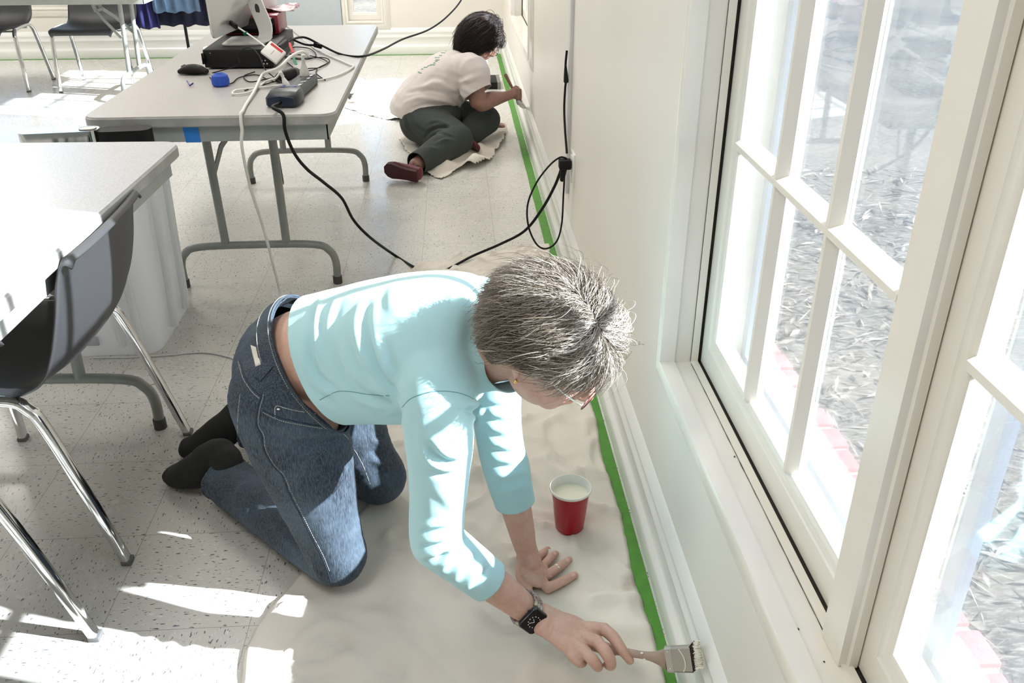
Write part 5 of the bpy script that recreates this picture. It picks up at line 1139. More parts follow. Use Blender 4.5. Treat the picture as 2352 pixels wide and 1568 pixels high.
# ---- socks / feet
for a_, k_, toe, heel, nm in ((ankR, kneeR, PZ(400, 1085, 0.030), None, 'sock'), (ankL, kneeL, PZ(430, 1028, 0.030), None, 'sock')):
    dd = a_-k_; dd[2] = 0; dd /= np.linalg.norm(dd); mb = MB()
    mb.limb([(*(a_-dd*0.10), 0.040), (*a_, 0.040, 0.038)], (0, 0, 1), 20, 3)
    he = a_+dd*0.03+np.array([0.01, 0.01, 0.050])
    mb.limb([(*(a_-dd*0.02), 0.044), (*he, 0.044, 0.040), (*(a_*0.55+toe*0.45+np.array([0, 0, 0.022])), 0.048, 0.042), (*(a_*0.2+toe*0.8), 0.036, 0.046), (*toe, 0.022, 0.038)], (0, 0, 1), 22, 4)
    sm = remesh(mb, 0.004, 6, off=PA.loc); v = vget(sm); v[:, 2] = np.maximum(v[:, 2], 0.002); vset(sm, v); wrinkle(sm, 0.003, 26, (1, 1, 1), 8)
    PA.part(nm, sm, m_sock, 180)
# ---- shirt
mb = MB()
s0 = PY(672, 835, 1.605); s1_ = PY(770, 817, 1.555); s2_ = PY(885, 802, 1.49); s3_ = PY(990, 795, 1.43); s4_ = PY(1065, 790, 1.395)
mb.limb([(*s0, 0.128, 0.172), (*s1_, 0.128, 0.168), (*s2_, 0.134, 0.166), (*s3_, 0.134, 0.172), (*s4_, 0.118, 0.168), (*PY(1108, 790, 1.385), 0.075, 0.115)], (0, 0, 1), 36, 4)
mb.limb([(*(s3_*0.55+shR*0.45), 0.095, 0.085), (*(shR+np.array([-0.006, 0.012, 0.003])), 0.064, 0.066), (*(shR*0.7+elR*0.3), 0.058, 0.056), (*(shR*0.35+elR*0.65), 0.050, 0.048), (*(elR+np.array([0.0, 0, 0.01])), 0.048, 0.045)], (1, 0, 0), 28, 5)
cufR = elR*0.52+wrR*0.48+np.array([0, 0, 0])
mb.limb([(*elR, 0.047, 0.045), (*(elR*0.7+cufR*0.3), 0.046, 0.044), (*cufR, 0.041, 0.040), (*(cufR+fd*0.03), 0.041, 0.040)], (0, 0, 1), 26, 5)
cufL = elL*0.47+wrL*0.53; fl_ = wrL-elL; fl_ /= np.linalg.norm(fl_)
mb.limb([(*(s3_*0.5+shL*0.5), 0.10, 0.09), (*(shL+np.array([0, -0.02, 0])), 0.07, 0.07), (*(shL*0.6+elL*0.4), 0.056, 0.054), (*elL, 0.048, 0.046), (*(elL*0.5+cufL*0.5), 0.049, 0.047), (*cufL, 0.044, 0.042), (*(cufL+fl_*0.03), 0.044, 0.042)], (1, 0, 0), 28, 5)
ntop = PY(1172, 815, 1.325); nkd = ntop-nk; nkd /= np.linalg.norm(nkd)
mb.limb([(*PY(1080, 792, 1.395), 0.085, 0.11), (*nk, 0.074, 0.082), (*(nk*0.4+ntop*0.6), 0.067, 0.069), (*ntop, 0.064, 0.064), (*(ntop+nkd*0.035), 0.064, 0.064)], (0, 0, 1), 28, 4)
sm = remesh(mb, 0.005, 9, off=PA.loc)
ts = bvh(sm)
F_ = [([(720, 700), (712, 760), (718, 815), (740, 850)], -0.007, 0.010), ([(735, 690), (728, 750), (735, 810), (765, 860)], 0.006, 0.009), ([(770, 690), (755, 740), (752, 780)], 0.004, 0.010),
      ([(690, 800), (705, 850), (740, 890), (775, 900)], 0.006, 0.009), ([(700, 790), (716, 838), (745, 875), (780, 892)], -0.006, 0.008), ([(790, 790), (805, 840), (850, 885), (900, 900)], 0.005, 0.011), ([(770, 800), (788, 855), (830, 900)], -0.005, 0.010),
      ([(825, 700), (818, 760), (835, 820), (870, 870), (920, 930)], 0.006, 0.010), ([(845, 700), (842, 760), (860, 830), (895, 885), (925, 930)], -0.007, 0.009), ([(865, 770), (880, 830), (900, 870)], 0.005, 0.009),
      ([(895, 790), (905, 840), (920, 880)], -0.004, 0.008), ([(800, 900), (850, 925), (915, 945)], 0.005, 0.009), ([(840, 900), (880, 915), (925, 950)], -0.005, 0.008), ([(860, 930), (890, 950), (928, 975)], 0.005, 0.008),
      ([(700, 900), (760, 930), (820, 960)], 0.003, 0.012), ([(905, 650), (900, 690), (910, 720)], 0.003, 0.012),
      ([(1060, 930), (1085, 925), (1104, 945), (1100, 968)], 0.008, 0.007), ([(1050, 945), (1078, 945), (1092, 962), (1085, 980)], -0.008, 0.006),
      ([(990, 1000), (1010, 1030), (1045, 1045), (1070, 1040)], 0.006, 0.008), ([(985, 1020), (1005, 1050), (1040, 1065)], -0.005, 0.008), ([(980, 1060), (1020, 1072), (1060, 1065)], 0.005, 0.007), ([(985, 1085), (1020, 1090), (1058, 1085)], -0.003, 0.007),
      ([(975, 960), (970, 1010), (975, 1060)], 0.003, 0.012), ([(1000, 1110), (1030, 1150), (1050, 1170)], 0.003, 0.010)]
for i, (y_, a) in enumerate(((1200, 0.004), (1218, -0.004), (1234, 0.0045), (1250, -0.004), (1266, 0.005), (1282, -0.004))): F_.append(([(965, y_+8), (1000, y_+2), (1050, y_-12-(i*1.5))], a, 0.0065))
for i in range(7):
    t = i/6; a = np.array([1010+t*85, 1268+t*62]); F_.append(([tuple(a+[-14, 26]), tuple(a+[8, 0]), tuple(a+[26, -34])], 0.0038*(1 if i % 2 else -1), 0.0065))
for i in range(12):
    y_ = 925+i*17.5; F_.append(([(1118+i*1.2, y_+4), (1160, y_+8), (1204, y_-3)], 0.0042*(1 if i % 2 else -1), 0.0062))
folds(sm, F_, ts, PA.loc)
wrinkle(sm, 0.0022, 14, (1, 1, 1), 12)
# openings: hem, cuffs, collar
hp = PY(672, 800, 1.60); hn = np.array([-0.93, 0.05, 0.12]); 
hem_p, hem_n = tri_plane(bvh(sm), (664, 790), (720, 925), 1.60, -1)
cut(sm, hem_p-PA.loc, hem_n, 0.36)
cut(sm, cufR+fd*0.008-PA.loc, fd, 0.075); cut(sm, cufL+fl_*0.008-PA.loc, fl_, 0.075); cut(sm, ntop+nkd*0.012-PA.loc, nkd, 0.080)
shirt = PA.part('shirt', sm, m_shirt, 180); solid(shirt, 0.0022, 0)
ts = bvh(sm); m_sseam = M('aqua_seam', (0.12, 0.30, 0.33), 0.8)
for pts in ([(925, 935), (945, 915), (980, 902), (1020, 898), (1060, 904), (1088, 918)], [(735, 918), (770, 900), (800, 898), (845, 905), (895, 908)]):
    mb = MB(); surf_line(mb, ts, pts, 0.0007, PA.loc, 0.0012)
    if mb.v: obj('shirt_seam', mb, m_sseam, shirt, off=PA.loc)
# ---- watch with beaded band on the right wrist
wc_ = PZ(1221, 1417, 0.133)-fd*0.0
hw_, nw_ = hit(trR, 1222, 1420, PA.loc)
if hw_ is None: hw_, nw_ = wc_, np.array([-0.2, -0.6, 0.75])
ax_ = fd.copy(); wcen = elR+(np.dot(hw_-elR, fd))*fd; nW = hw_-wcen; nW -= ax_*np.dot(nW, ax_); rW = np.linalg.norm(nW); nW /= rW; tW = np.cross(nW, ax_)
WT = Thing('wristwatch', 'black square smartwatch on a three-strand bead band on the kneeling painter wrist', 'watch', hw_)
mb = MB(); wcn = wcen+nW*(rW+0.006)
R = []
for s_, o_ in ((0.90, -0.005), (1.0, -0.003), (1.0, 0.002), (0.93, 0.0045)): R.append([wcn+ax_*x*s_+tW*y*s_+nW*o_ for x, y in rrect(-0.0205, 0.0205, -0.0245, 0.0245, 0.0082)])
mb.rings(R); WT.part('watch_case', mb, M('dark_watch_metal', (0.05, 0.05, 0.055), 0.25, 0.8))
mb = MB(); mb.rings([[wcn+ax_*x+tW*y+nW*o_ for x, y in rrect(-0.0185, 0.0185, -0.0225, 0.0225, 0.0075)] for o_ in (0.004, 0.0056)]); fc = WT.part('watch_face', mb, m_blackg)
mb = MB()
for k in range(12): a = 2*PI*k/12; mb.sphere(wcn+nW*0.0058+ax_*0.0118*math.cos(a)+tW*0.0118*math.sin(a), 0.0010, 8, 6)
obj('hour_marks', mb, M('dial_white', (0.85, 0.85, 0.85), 0.4), fc, off=WT.loc)
mb = MB(); c = wcn+nW*0.0062
for a, l in ((2.5, 0.0075), (3.9, 0.010)): mb.tube([c, c+ax_*l*math.cos(a)+tW*l*math.sin(a)], 0.00045, 5)
obj('watch_hands', mb, MATS['dial_white'], fc, off=WT.loc)
mb = MB(); mb.tube([wcn+ax_*0.017*0+tW*0.0-nW*0+(-ax_)*0.0200+tW*0.009, wcn-ax_*0.0228+tW*0.009], 0.0028, 10); WT.part('crown', mb, MATS['dark_watch_metal'])
m_bead = M('speckled_bead', (0.50, 0.40, 0.37), 0.25, var=0.7, vscale=260, vcol=(0.10, 0.05, 0.06)); m_bead2 = M('silver_bead', (0.45, 0.43, 0.36), 0.3, 0.6)
thf = math.atan2(0.0235, rW)
nb = 0
for k in range(34):
    a = thf*1.25+(2*PI-2*thf*1.25)*k/33
    for j, o_ in enumerate((-0.0085, 0.0, 0.0085)):
        dr = nW*math.cos(a)+tW*math.sin(a); o_3 = wcen+ax_*o_
        # ray outward -> find wrist skin
        q = trR.ray_cast(Vector(o_3+dr*0.09-PA.loc), Vector(-dr)); rr2 = rW if q[0] is None else np.linalg.norm(np.array(q[0])+PA.loc-o_3)
        if rr2 > 0.05 or rr2 < 0.01: rr2 = rW
        p = o_3+dr*(rr2+0.0040); mb = MB(); mb.sphere(p, (0.0040 if k % 5 else 0.0046), 10, 7); WT.part('bead', mb, m_bead2 if (k in (0, 1, 32, 33)) else m_bead); nb += 1
# ---- paint brush
bh0 = PZ(1368, 1486, 0.118); bf0 = PZ(1531, 1513, 0.145); bf1 = PZ(1592, 1512, 0.160); btip = np.array([0.003, bf1[1]-0.010, 0.180])
bd = bf0-bh0; bd /= np.linalg.norm(bd); bd2 = bf1-bf0; bd2 /= np.linalg.norm(bd2)
wv_ = RM[1]-bd2*np.dot(RM[1], bd2); wv_ /= np.linalg.norm(wv_); nb_ = np.cross(bd2, wv_)
BR = Thing('paintbrush', 'flat paintbrush with wooden handle held by the kneeling painter against the baseboard', 'paintbrush', bh0)
m_wood = M('worn_brush_wood', (0.42, 0.31, 0.25), 0.55, var=0.25, vscale=30, stretch=(1, 1, 1), bmp=0.1)
mb = MB(); mb.limb([(*(bh0-bd*0.035), 0.005, 0.004), (*bh0, 0.0072, 0.0055), (*(bh0*0.6+bf0*0.4), 0.0078, 0.0062), (*(bh0*0.3+bf0*0.7), 0.0072, 0.006), (*(bh0*0.12+bf0*0.88), 0.0125, 0.0065), (*bf0, 0.021, 0.007)], tuple(wv_), 18, 5, True, False); BR.part('handle', mb, m_wood)
def slab(c, w, t): return [c+wv_*x*w+nb_*y*t for x, y in ((-1, -0.6), (-0.85, -1), (0.85, -1), (1, -0.6), (1, 0.6), (0.85, 1), (-0.85, 1), (-1, 0.6))]
mb = MB(); mb.rings([slab(bf0, 0.0225, 0.0078), slab(bf0+bd2*0.012, 0.023, 0.0082)]); BR.part('ferrule_collar', mb, M('ferrule_band', (0.55, 0.53, 0.50), 0.3, 0.85))
mb = MB(); mb.rings([slab(bf0+bd2*0.011, 0.0225, 0.0075), slab(bf1-bd2*0.002, 0.0235, 0.0072)]); fe = BR.part('ferrule', mb, M('ferrule_steel', (0.48, 0.46, 0.44), 0.28, 0.9))
mb = MB()
for x in (-0.015, 0.015): mb.sphere(bf0+bd2*0.006+wv_*x-nb_*0.0082*np.sign(np.dot(nb_, CAM-bf0))*-1, 0.0018, 8, 6)
obj('nail_head', mb, m_chrome, fe, off=BR.loc)
m_br = M('dark_bristle', (0.035, 0.012, 0.014), 0.6); m_brp = M('painted_bristle', (0.80, 0.76, 0.66), 0.3)
mbd, mbp = MB(), MB(); r2 = np.random.default_rng(5)
for k in range(520):
    u, t = r2.uniform(-1, 1), r2.uniform(-1, 1); a = bf1+wv_*u*0.0225+nb_*t*0.0062-bd2*0.003
    tip = btip+wv_*(u*0.017)+np.array([min(0, r2.normal(0, 0.002)), r2.normal(0, 0.001)-0.004*u, 0.006*t])
    L = (tip-a); midp = a+L*0.5+np.array([0.0, 0.004, 0.004])*r2.uniform(0.4, 1.0)
    q = 0.42+r2.normal(0, 0.07)-0.10*u; C = catmull([a, midp, tip], 5); s_ = max(1, min(len(C)-2, int(q*len(C))))
    mbd.tube(C[:s_+1], 0.00055, 4); mbp.tube(C[s_:], [0.00095]*(len(C)-s_-1)+[0.0004], 4)
BR.part('dark_bristles', mbd, m_br); BR.part('painted_bristles', mbp, m_brp, label='bristles loaded with cream paint')
mb = MB(); h_ = (bf1-bf0); sgnc = np.sign(np.dot(nb_, CAM-bf0))
mb.tube(catmull([bf0+h_*0.55+wv_*-0.02+nb_*sgnc*0.008, bf0+h_*0.7+wv_*-0.005+nb_*sgnc*0.0083, bf0+h_*0.72+wv_*0.01+nb_*sgnc*0.0083, bf0+h_*0.62+wv_*0.02+nb_*sgnc*0.008], 5), 0.0011, 6)
for t, x in ((0.45, -0.004), (0.68, -0.006), (0.7, 0.005)): p = bh0+(bf0-bh0)*t; mb.sphere(p+nb_*sgnc*0.0065+wv_*x, (0.003, 0.0025, 0.001), 8, 6)
BR.part('paint_drips', mb, MATS['dried_cream_paint'])
# ---- glasses
GL = Thing('eyeglasses', 'thin rimmed glasses on the face of the kneeling painter', 'glasses', Hd(0.09, 0, 0))
m_rim = M('plum_wire_rim', (0.10, 0.02, 0.03), 0.3, 0.5); m_tmp = M('silver_temple', (0.80, 0.78, 0.72), 0.2, 0.7)
for s in (-1, 1):
    mb = MB(); P3 = [Hd(0.108-0.012*abs(math.cos(a)*0.5+0.5)*0-0.10*(s*0.034+0.024*math.cos(a))**2*40*0.25, s*0.034+0.0245*math.cos(a), -0.014+0.0165*math.sin(a)) for a in np.linspace(0, 2*PI, 28, endpoint=False)]
    mb.tube(P3, 0.0009, 6, closed=True); rim_ = GL.part('rim', mb, m_rim)
    mb = MB(); c = np.mean(P3, 0); mb.add([c]+P3, [(0, 1+i, 1+(i+1) % len(P3)) for i in range(len(P3))]); mt_ = M('lens_tint', (0.5, 0.35, 0.36), 0.05)
    if 'lens' not in MATS:
        ml, nl, bl, ol = newmat('lens'); tr_ = N(nl, 'ShaderNodeBsdfTransparent'); tr_.inputs[0].default_value = (0.86, 0.74, 0.75, 1); g_ = N(nl, 'ShaderNodeBsdfGlossy', Roughness=0.02); x_ = N(nl, 'ShaderNodeMixShader', Fac=0.08); nl.links.new(tr_.outputs[0], x_.inputs[1]); nl.links.new(g_.outputs[0], x_.inputs[2]); nl.links.new(x_.outputs[0], ol.inputs[0]); MATS['lens'] = ml
    GL.part('lens', mb, MATS['lens'])
    mb = MB(); mb.tube(catmull([Hd(0.100, s*0.0585, -0.008), Hd(0.094, s*0.067, -0.006), Hd(0.06, s*0.073, -0.002), Hd(0.02, s*0.080, 0.004), Hd(-0.015, s*0.084, 0.008), Hd(-0.03, s*0.084, -0.01)], 4), 0.0014, 6); GL.part('temple', mb, m_tmp)
mb = MB(); mb.tube(catmull([Hd(0.108, -0.0095, -0.008), Hd(0.113, 0, -0.005), Hd(0.108, 0.0095, -0.008)], 4), 0.0009, 6); GL.part('bridge', mb, m_rim)
mb = MB(); mb.sphere(Hd(-0.006, 0.088, -0.036), 0.0035, 10, 8); ea = PA.part('earring', mb, M('gold_metal', (0.85, 0.55, 0.2), 0.25, 1.0))
# ---- hair
def hair_mat(n, dark, light, mid):
    mt, nt, b, o = newmat(n); at = N(nt, 'ShaderNodeAttribute', attribute_name='shade')
    nt.links.new(ramp(nt, at.outputs['Fac'], [(0.0, dark), (0.5, mid), (1.0, light)]), b.inputs['Base Color']); b.inputs['Roughness'].default_value = 0.42; b.inputs['Specular IOR Level'].default_value = 0.5; return mt
def hair(T, name, H, basis, star, n, len_, mat, rad, seed, grow_r, face_cut, gravity, sh_bias, shell_mat, thick=0.0007, lift=0.012, dirf=None, stop=None):
    rg = np.random.default_rng(seed); F, S, U = basis
    def ell(p, e):  # implicit radius scale
        return math.sqrt(((p[0]-grow_r[3])/(grow_r[0]+e))**2+(p[1]/(grow_r[1]+e))**2+((p[2]-grow_r[4])/(grow_r[2]+e))**2)
    c0 = np.array([grow_r[3], 0, grow_r[4]]); vs = []; fs = []; sh = []
    def addstrand(P, r, shade_):
        o = len(vs); seg = 3
        for i, p in enumerate(P):
            t = P[min(i+1, len(P)-1)]-P[max(i-1, 0)]; t = t/(np.linalg.norm(t)+1e-9); u = np.cross(t, [0.3, 0.5, 0.81]); u /= np.linalg.norm(u)+1e-9; w = np.cross(t, u); rr = r*(1-0.75*(i/(len(P)-1))**2)
            for k in range(seg): vs.append(p+rr*(math.cos(k*2.094)*u+math.sin(k*2.094)*w)); sh.append(shade_)
        for i in range(len(P)-1):
            for k in range(seg): fs.append((o+i*seg+k, o+i*seg+(k+1) % seg, o+(i+1)*seg+(k+1) % seg, o+(i+1)*seg+k))
    count = 0
    while count < n:
        d = rg.normal(size=3); d /= np.linalg.norm(d); p = c0+d*np.array(grow_r[:3])
        if not face_cut(p): continue
        count += 1; L = len_(p, rg); layer = rg.uniform(0, 1)*lift*(1 if rg.uniform() > 0.025 else 2.0)*(1.5 if p[0] > 0.04 else 1); steps = 9; st = L/steps; P = []
        q = p.copy(); cl = rg.normal(0, 0.18); wav = rg.uniform(0, 6.28)
        for i in range(steps+1):
            if len(P) > 3 and stop is not None and stop(q): break
            P.append(H(*q))
            if hasattr(star[0], '__len__'):
                a_, b_ = np.array(star[0]), np.array(star[1]); k2 = min(1, max(0, np.dot(q-a_, b_-a_)/np.dot(b_-a_, b_-a_))); t = q-(a_+(b_-a_)*k2)
            else: t = q-np.array(star)
            if dirf is not None: t = dirf(q, t)
            nrm = (q-c0)/np.array(grow_r[:3])**2; nrm /= np.linalg.norm(nrm); t = t-nrm*np.dot(t, nrm); t /= np.linalg.norm(t)+1e-9
            t = t+np.cross(nrm, t)*(cl+0.35*math.sin(wav+i*0.7)+0.36*noise.noise(Vector(q*26))); t += (gravity(q) if callable(gravity) else gravity); t /= np.linalg.norm(t); q = q+t*st
            e = layer*math.sin(PI*min(1, (i+1)/steps*0.85))+0.0015*i/steps; k = ell(q, e)
            if k < 1.0: q = c0+(q-c0)/k
            elif k > 1.06 and i < steps*0.6: q = c0+(q-c0)/k*1.03
        addstrand([np.array(x) for x in P], thick*rg.uniform(0.6, 1.3), float(np.clip(rg.beta(1.5, 1.9)*0.9+sh_bias(p, rg), 0, 1)))
    me = bpy.data.meshes.new(name); o = T.loc; me.from_pydata([tuple(v-o) for v in vs], [], fs); me.update()
    at = me.attributes.new('shade', 'FLOAT', 'POINT'); at.data.foreach_set('value', np.array(sh, np.float32))
    ob = obj(name, me, mat, T.e, 180)
    # scalp cap under the strands
    mb = MB(); mb.sphere(H(grow_r[3], 0, grow_r[4]), tuple(g_-0.002 for g_ in grow_r[:3]), 40, 30, [F, S, U]); cm = mb.mesh(name+'_cap', o)
    bm = bmesh.new(); bm.from_mesh(cm); B = np.array([F, S, U]); h0 = np.array(H(0, 0, 0))
    dl = [f for f in bm.faces if not face_cut(B@(np.array(f.calc_center_median())+o-h0), True)]
    bmesh.ops.delete(bm, geom=dl, context='FACES'); bm.to_mesh(cm); bm.free()
    sc_ = obj('hair_cap', cm, shell_mat, ob, 180); return ob
def fc1(p, cap=False):
    f, s, u = p
    if u < -0.075: return False
    if f > 0.035 and u < 0.055-0.1*(0.0): return False
    if f > 0.010 and u < 0.034: return False
    if f > -0.035 and u < 0.014: return False
    if u < -0.06 and abs(s) > 0.06: return False
    return True
m_hair1 = hair_mat('grey_brown_hair', (0.045, 0.032, 0.023), (0.88, 0.85, 0.80), (0.24, 0.195, 0.15))
starF = ((0.075, 0.030, 0.095), (-0.030, 0.012, 0.130))
gravF = lambda q: np.array([-0.55, 0.0, -0.10]) if q[0] < 0.03 else np.array([0.0, 0.10, -0.35])
hair(PA, 'hair', Hd, (Fv, Sv, Uv), starF, 17000, lambda p, rg: rg.uniform(0.05, 0.10)*(1.35 if p[0] > 0.035 else (0.55 if p[2] < 0.03 and p[0] > -0.05 else 1)), m_hair1, 0, 3, (0.102, 0.084, 0.100, -0.012, 0.020), fc1, gravF, lambda p, rg: 0.18*(p[0] > 0.02)+0.12*(p[2] > 0.09)-0.06, M('hair_under', (0.07, 0.055, 0.042), 0.7), 0.00048, 0.020, stop=lambda q: (q[2] < -0.012 and q[0] > -0.035) or (q[0] > 0.07 and q[2] < 0.002))
# ------------------------------------------------------------------ seated painter (background)
PB = Thing('person', 'person sitting on the floor in pale T-shirt and dark trousers, painting the far baseboard', 'person', (-0.5, 5.0, 0))
m_tee = M('pale_tee', (0.66, 0.60, 0.57), 0.85, var=0.06, vscale=20, bmp=0.15, bscale=500); m_trou = M('dark_green_trouser', (0.040, 0.048, 0.043), 0.85, var=0.25, vscale=14, bmp=0.15, bscale=500)
m_skin2 = skin_mat('skin_warm', (0.36, 0.20, 0.155), (0.27, 0.14, 0.10)); m_shoe = M('dark_red_shoe', (0.13, 0.006, 0.018), 0.6, var=0.2, vscale=30)
H2 = PY(1108, 88, 5.20); F2 = np.array([0.80, 0.12, -0.58]); F2 /= np.linalg.norm(F2); U2 = np.array([0.5, -0.12, 0.8]); U2 -= F2*np.dot(U2, F2); U2 /= np.linalg.norm(U2); S2 = np.cross(F2, U2)
Hd2 = lambda f, s, u: H2+1.0*(F2*f+S2*s+U2*u)
nk2 = PY(1082, 132, 5.20)
pel2 = np.array([-0.60, 5.16, 0.15]); ch2 = PY(1035, 175, 5.18); shR2 = PY(1085, 165, 5.02); shL2 = PY(1085, 140, 5.36)
elR2 = PY(1098, 234, 4.98); wrR2 = PY(1158, 222, 5.06); haR2 = PY(1180, 214, 5.09)
kR2 = PZ(1040, 322, 0.085); kR2 = np.array([-0.40, 4.80, 0.10]); anR2 = PZ(955, 378, 0.06); hR2 = np.array([-0.60, 5.06, 0.14]); hL2 = np.array([-0.56, 5.30, 0.13]); kL2 = PY(1118, 275, 5.12); anL2 = PZ(1055, 322, 0.055)
mb = MB(); head_shapes(mb, Hd2, F2, S2, U2, tuple(nk2+np.array([-0.02, 0, -0.02])), 0.058)
mb.limb([(*pel2, 0.13, 0.15), (*((pel2+ch2)/2), 0.12, 0.15), (*ch2, 0.12, 0.16), (*((ch2+nk2)/2), 0.09, 0.12), (*nk2, 0.06, 0.06)], (-0.5, 0, 0.8), 24, 4)
mb.limb([(*((ch2+shR2)/2), 0.07), (*shR2, 0.06), (*elR2, 0.048), (*((elR2+wrR2)/2), 0.046), (*wrR2, 0.030), (*haR2, 0.026, 0.034)], (0, 0, 1), 20, 4)
fwd2 = np.array([0.9, 0.1, -0.3])
for k, (dx, dz) in enumerate(((0.012, 0.028), (0.022, 0.012), (0.024, -0.006), (0.020, -0.022))):
    b0 = haR2+np.array([0.004, -0.008, dz]); mb.limb([(*b0, 0.011), (*(b0+np.array([0.022+dx*0.3, -0.014, -0.004])), 0.0105), (*(b0+np.array([0.034, 0.006, -0.012])), 0.0095), (*(b0+np.array([0.026, 0.020, -0.014])), 0.008)], (0, 0, 1), 12, 3)
mb.limb([(*(haR2+np.array([-0.004, 0.012, 0.022])), 0.012), (*(haR2+np.array([0.016, 0.020, 0.030])), 0.011), (*(haR2+np.array([0.030, 0.012, 0.022])), 0.009)], (0, 0, 1), 12, 3)
elL2 = np.array([-0.28, 5.45, 0.24]); haL2 = PZ(1137, 283, 0.03)
mb.limb([(*((ch2+shL2)/2), 0.07), (*shL2, 0.058), (*elL2, 0.045), (*haL2, 0.026)], (0, 0, 1), 18, 4)
for k in range(4): b0 = haL2+np.array([0.0, -0.018+k*0.013, -0.006]); mb.limb([(*b0, 0.010), (*(b0+np.array([0.035, -0.004+k*0.003, -0.004])), 0.009), (*(b0+np.array([0.058, -0.006+k*0.004, -0.010])), 0.008)], (0, 0, 1), 10, 2)
for h_, k_, a_ in ((hR2, kR2, anR2), (hL2, kL2, anL2)): mb.limb([(*h_, 0.09), (*((h_+k_)/2), 0.08), (*k_, 0.055)], (0, 0, 1), 18, 3); mb.limb([(*k_, 0.052), (*((k_+a_)/2), 0.05), (*a_, 0.036)], (0, 0, 1), 18, 3)
bm2 = remesh(mb, 0.0055, 4, off=PB.loc); v = vget(bm2); v[:, 2] = np.maximum(v[:, 2], 0.010); vset(bm2, v)
PB.part('body', bm2, m_skin2, 180)
# T-shirt
mb = MB()
mb.limb([(*(pel2+np.array([-0.02, 0.0, 0.03])), 0.165, 0.20), (*((pel2*0.6+ch2*0.4)+np.array([-0.02, 0, 0.02])), 0.160, 0.20), (*(ch2+np.array([0.0, 0, 0.0])), 0.150, 0.205), (*((ch2+nk2)/2), 0.115, 0.17), (*nk2, 0.07, 0.085)], (-0.5, 0, 0.8), 30, 5)
slv = shR2*0.42+elR2*0.58+np.array([0.0, -0.01, 0.012]); sd2 = (elR2-shR2)/np.linalg.norm(elR2-shR2); sd2 = np.array([0.45, -0.35, -0.8]); sd2 /= np.linalg.norm(sd2)
mb.limb([(*((ch2+shR2)/2), 0.11), (*shR2, 0.095), (*(slv), 0.088, 0.078), (*(slv+sd2*0.05), 0.088, 0.075)], (1, 0, 0), 24, 4)
mb.limb([(*((ch2+shL2)/2), 0.11), (*shL2, 0.09), (*(shL2*0.5+elL2*0.5), 0.08)], (1, 0, 0), 24, 4)
tm = remesh(mb, 0.0065, 7, off=PB.loc); tt2 = bvh(tm)
folds(tm, [([(965, 205), (1000, 190), (1040, 205), (1065, 225)], 0.010, 0.016), ([(935, 215), (970, 208), (1010, 212), (1040, 225)], -0.008, 0.012), ([(930, 235), (970, 225), (1020, 232), (1050, 242)], 0.009, 0.012), ([(940, 250), (980, 240), (1020, 246)], -0.007, 0.010),
           ([(1045, 190), (1070, 185), (1105, 172)], 0.010, 0.014), ([(1050, 215), (1070, 232), (1060, 250)], -0.010, 0.012), ([(1040, 220), (1055, 240), (1045, 255)], 0.010, 0.010), ([(1000, 165), (1040, 175), (1075, 190)], -0.004, 0.014), ([(1060, 200), (1090, 215), (1115, 212)], 0.006, 0.012)], tt2, PB.loc)
wrinkle(tm, 0.005, 9, (1, 1, 1), 2); wrinkle(tm, 0.0025, 24, (1, 1, 1), 4)
cut(tm, slv+sd2*0.03-PB.loc, sd2, 0.115)
nd2 = Hd2(-0.035, 0, -0.04)-nk2; nd2 /= np.linalg.norm(nd2); cut(tm, nk2+nd2*0.006-PB.loc, nd2, 0.10)
hb, hr, hl = PY(906, 285, 5.10), PY(1050, 258, 4.98), PY(960, 235, 5.40)
hem2 = np.array([-0.66, 5.1, 0.15]); hn2 = np.array([-0.30, -0.10, -1.0]); cut(tm, hem2-PB.loc+np.array([0, 0, -0.005]), hn2, 0.42)
tee = PB.part('t_shirt', tm, m_tee, 180); solid(tee, 0.003, 0); tt2 = bvh(tm)
# faint green print on the back
mb = MB()
for i, (px, py) in enumerate(((962, 166), (970, 159), (978, 155), (984, 152), (990, 150), (995, 149), (998, 145), (1002, 141), (1005, 138), (1008, 133), (1012, 128), (1018, 122), (1024, 118), (1030, 112), (1036, 106), (1042, 101), (966, 168), (1003, 133))):
    h, n_ = hit(tt2, px, py, PB.loc)
    if h is not None: t_ = np.cross(n_, [0.2, 0.3, 0.9]); t_ /= np.linalg.norm(t_); mb.obox(h+n_*0.0025, t_, np.cross(n_, t_), n_, 0.007+0.004*(i % 3), 0.003, 0.0006)
if mb.v: obj('green_print', mb, M('faded_green_print', (0.20, 0.34, 0.28), 0.8), tee, off=PB.loc)
# trousers
mb = MB()
mb.limb([(*(pel2+np.array([0.02, -0.02, 0.0])), 0.145, 0.205), (*(pel2+np.array([0.10, -0.02, 0.02])), 0.135, 0.19)], (0, 0, 1), 28, 3)
mb.limb([(*(hR2+np.array([0.0, 0.0, 0.0])), 0.125, 0.13), (*(hR2*0.5+kR2*0.5), 0.112, 0.11), (*kR2, 0.088, 0.085)], (0, 0, 1), 26, 4)
mb.limb([(*kR2, 0.086, 0.085), (*(kR2*0.55+anR2*0.45), 0.080, 0.078), (*(anR2*0.88+kR2*0.12), 0.062, 0.060), (*anR2, 0.06, 0.058)], (0, 0, 1), 26, 4)
mb.limb([(*hL2, 0.12, 0.12), (*(hL2*0.5+kL2*0.5), 0.10, 0.10), (*kL2, 0.082, 0.08)], (0, 0, 1), 24, 4)
mb.limb([(*kL2, 0.08, 0.08), (*(kL2*0.5+anL2*0.5), 0.078, 0.075), (*anL2, 0.06)], (0, 0, 1), 24, 4)
tr = remesh(mb, 0.0065, 6, off=PB.loc); v = vget(tr); v[:, 2] = np.maximum(v[:, 2], 0.008); vset(tr, v); t_r = bvh(tr)
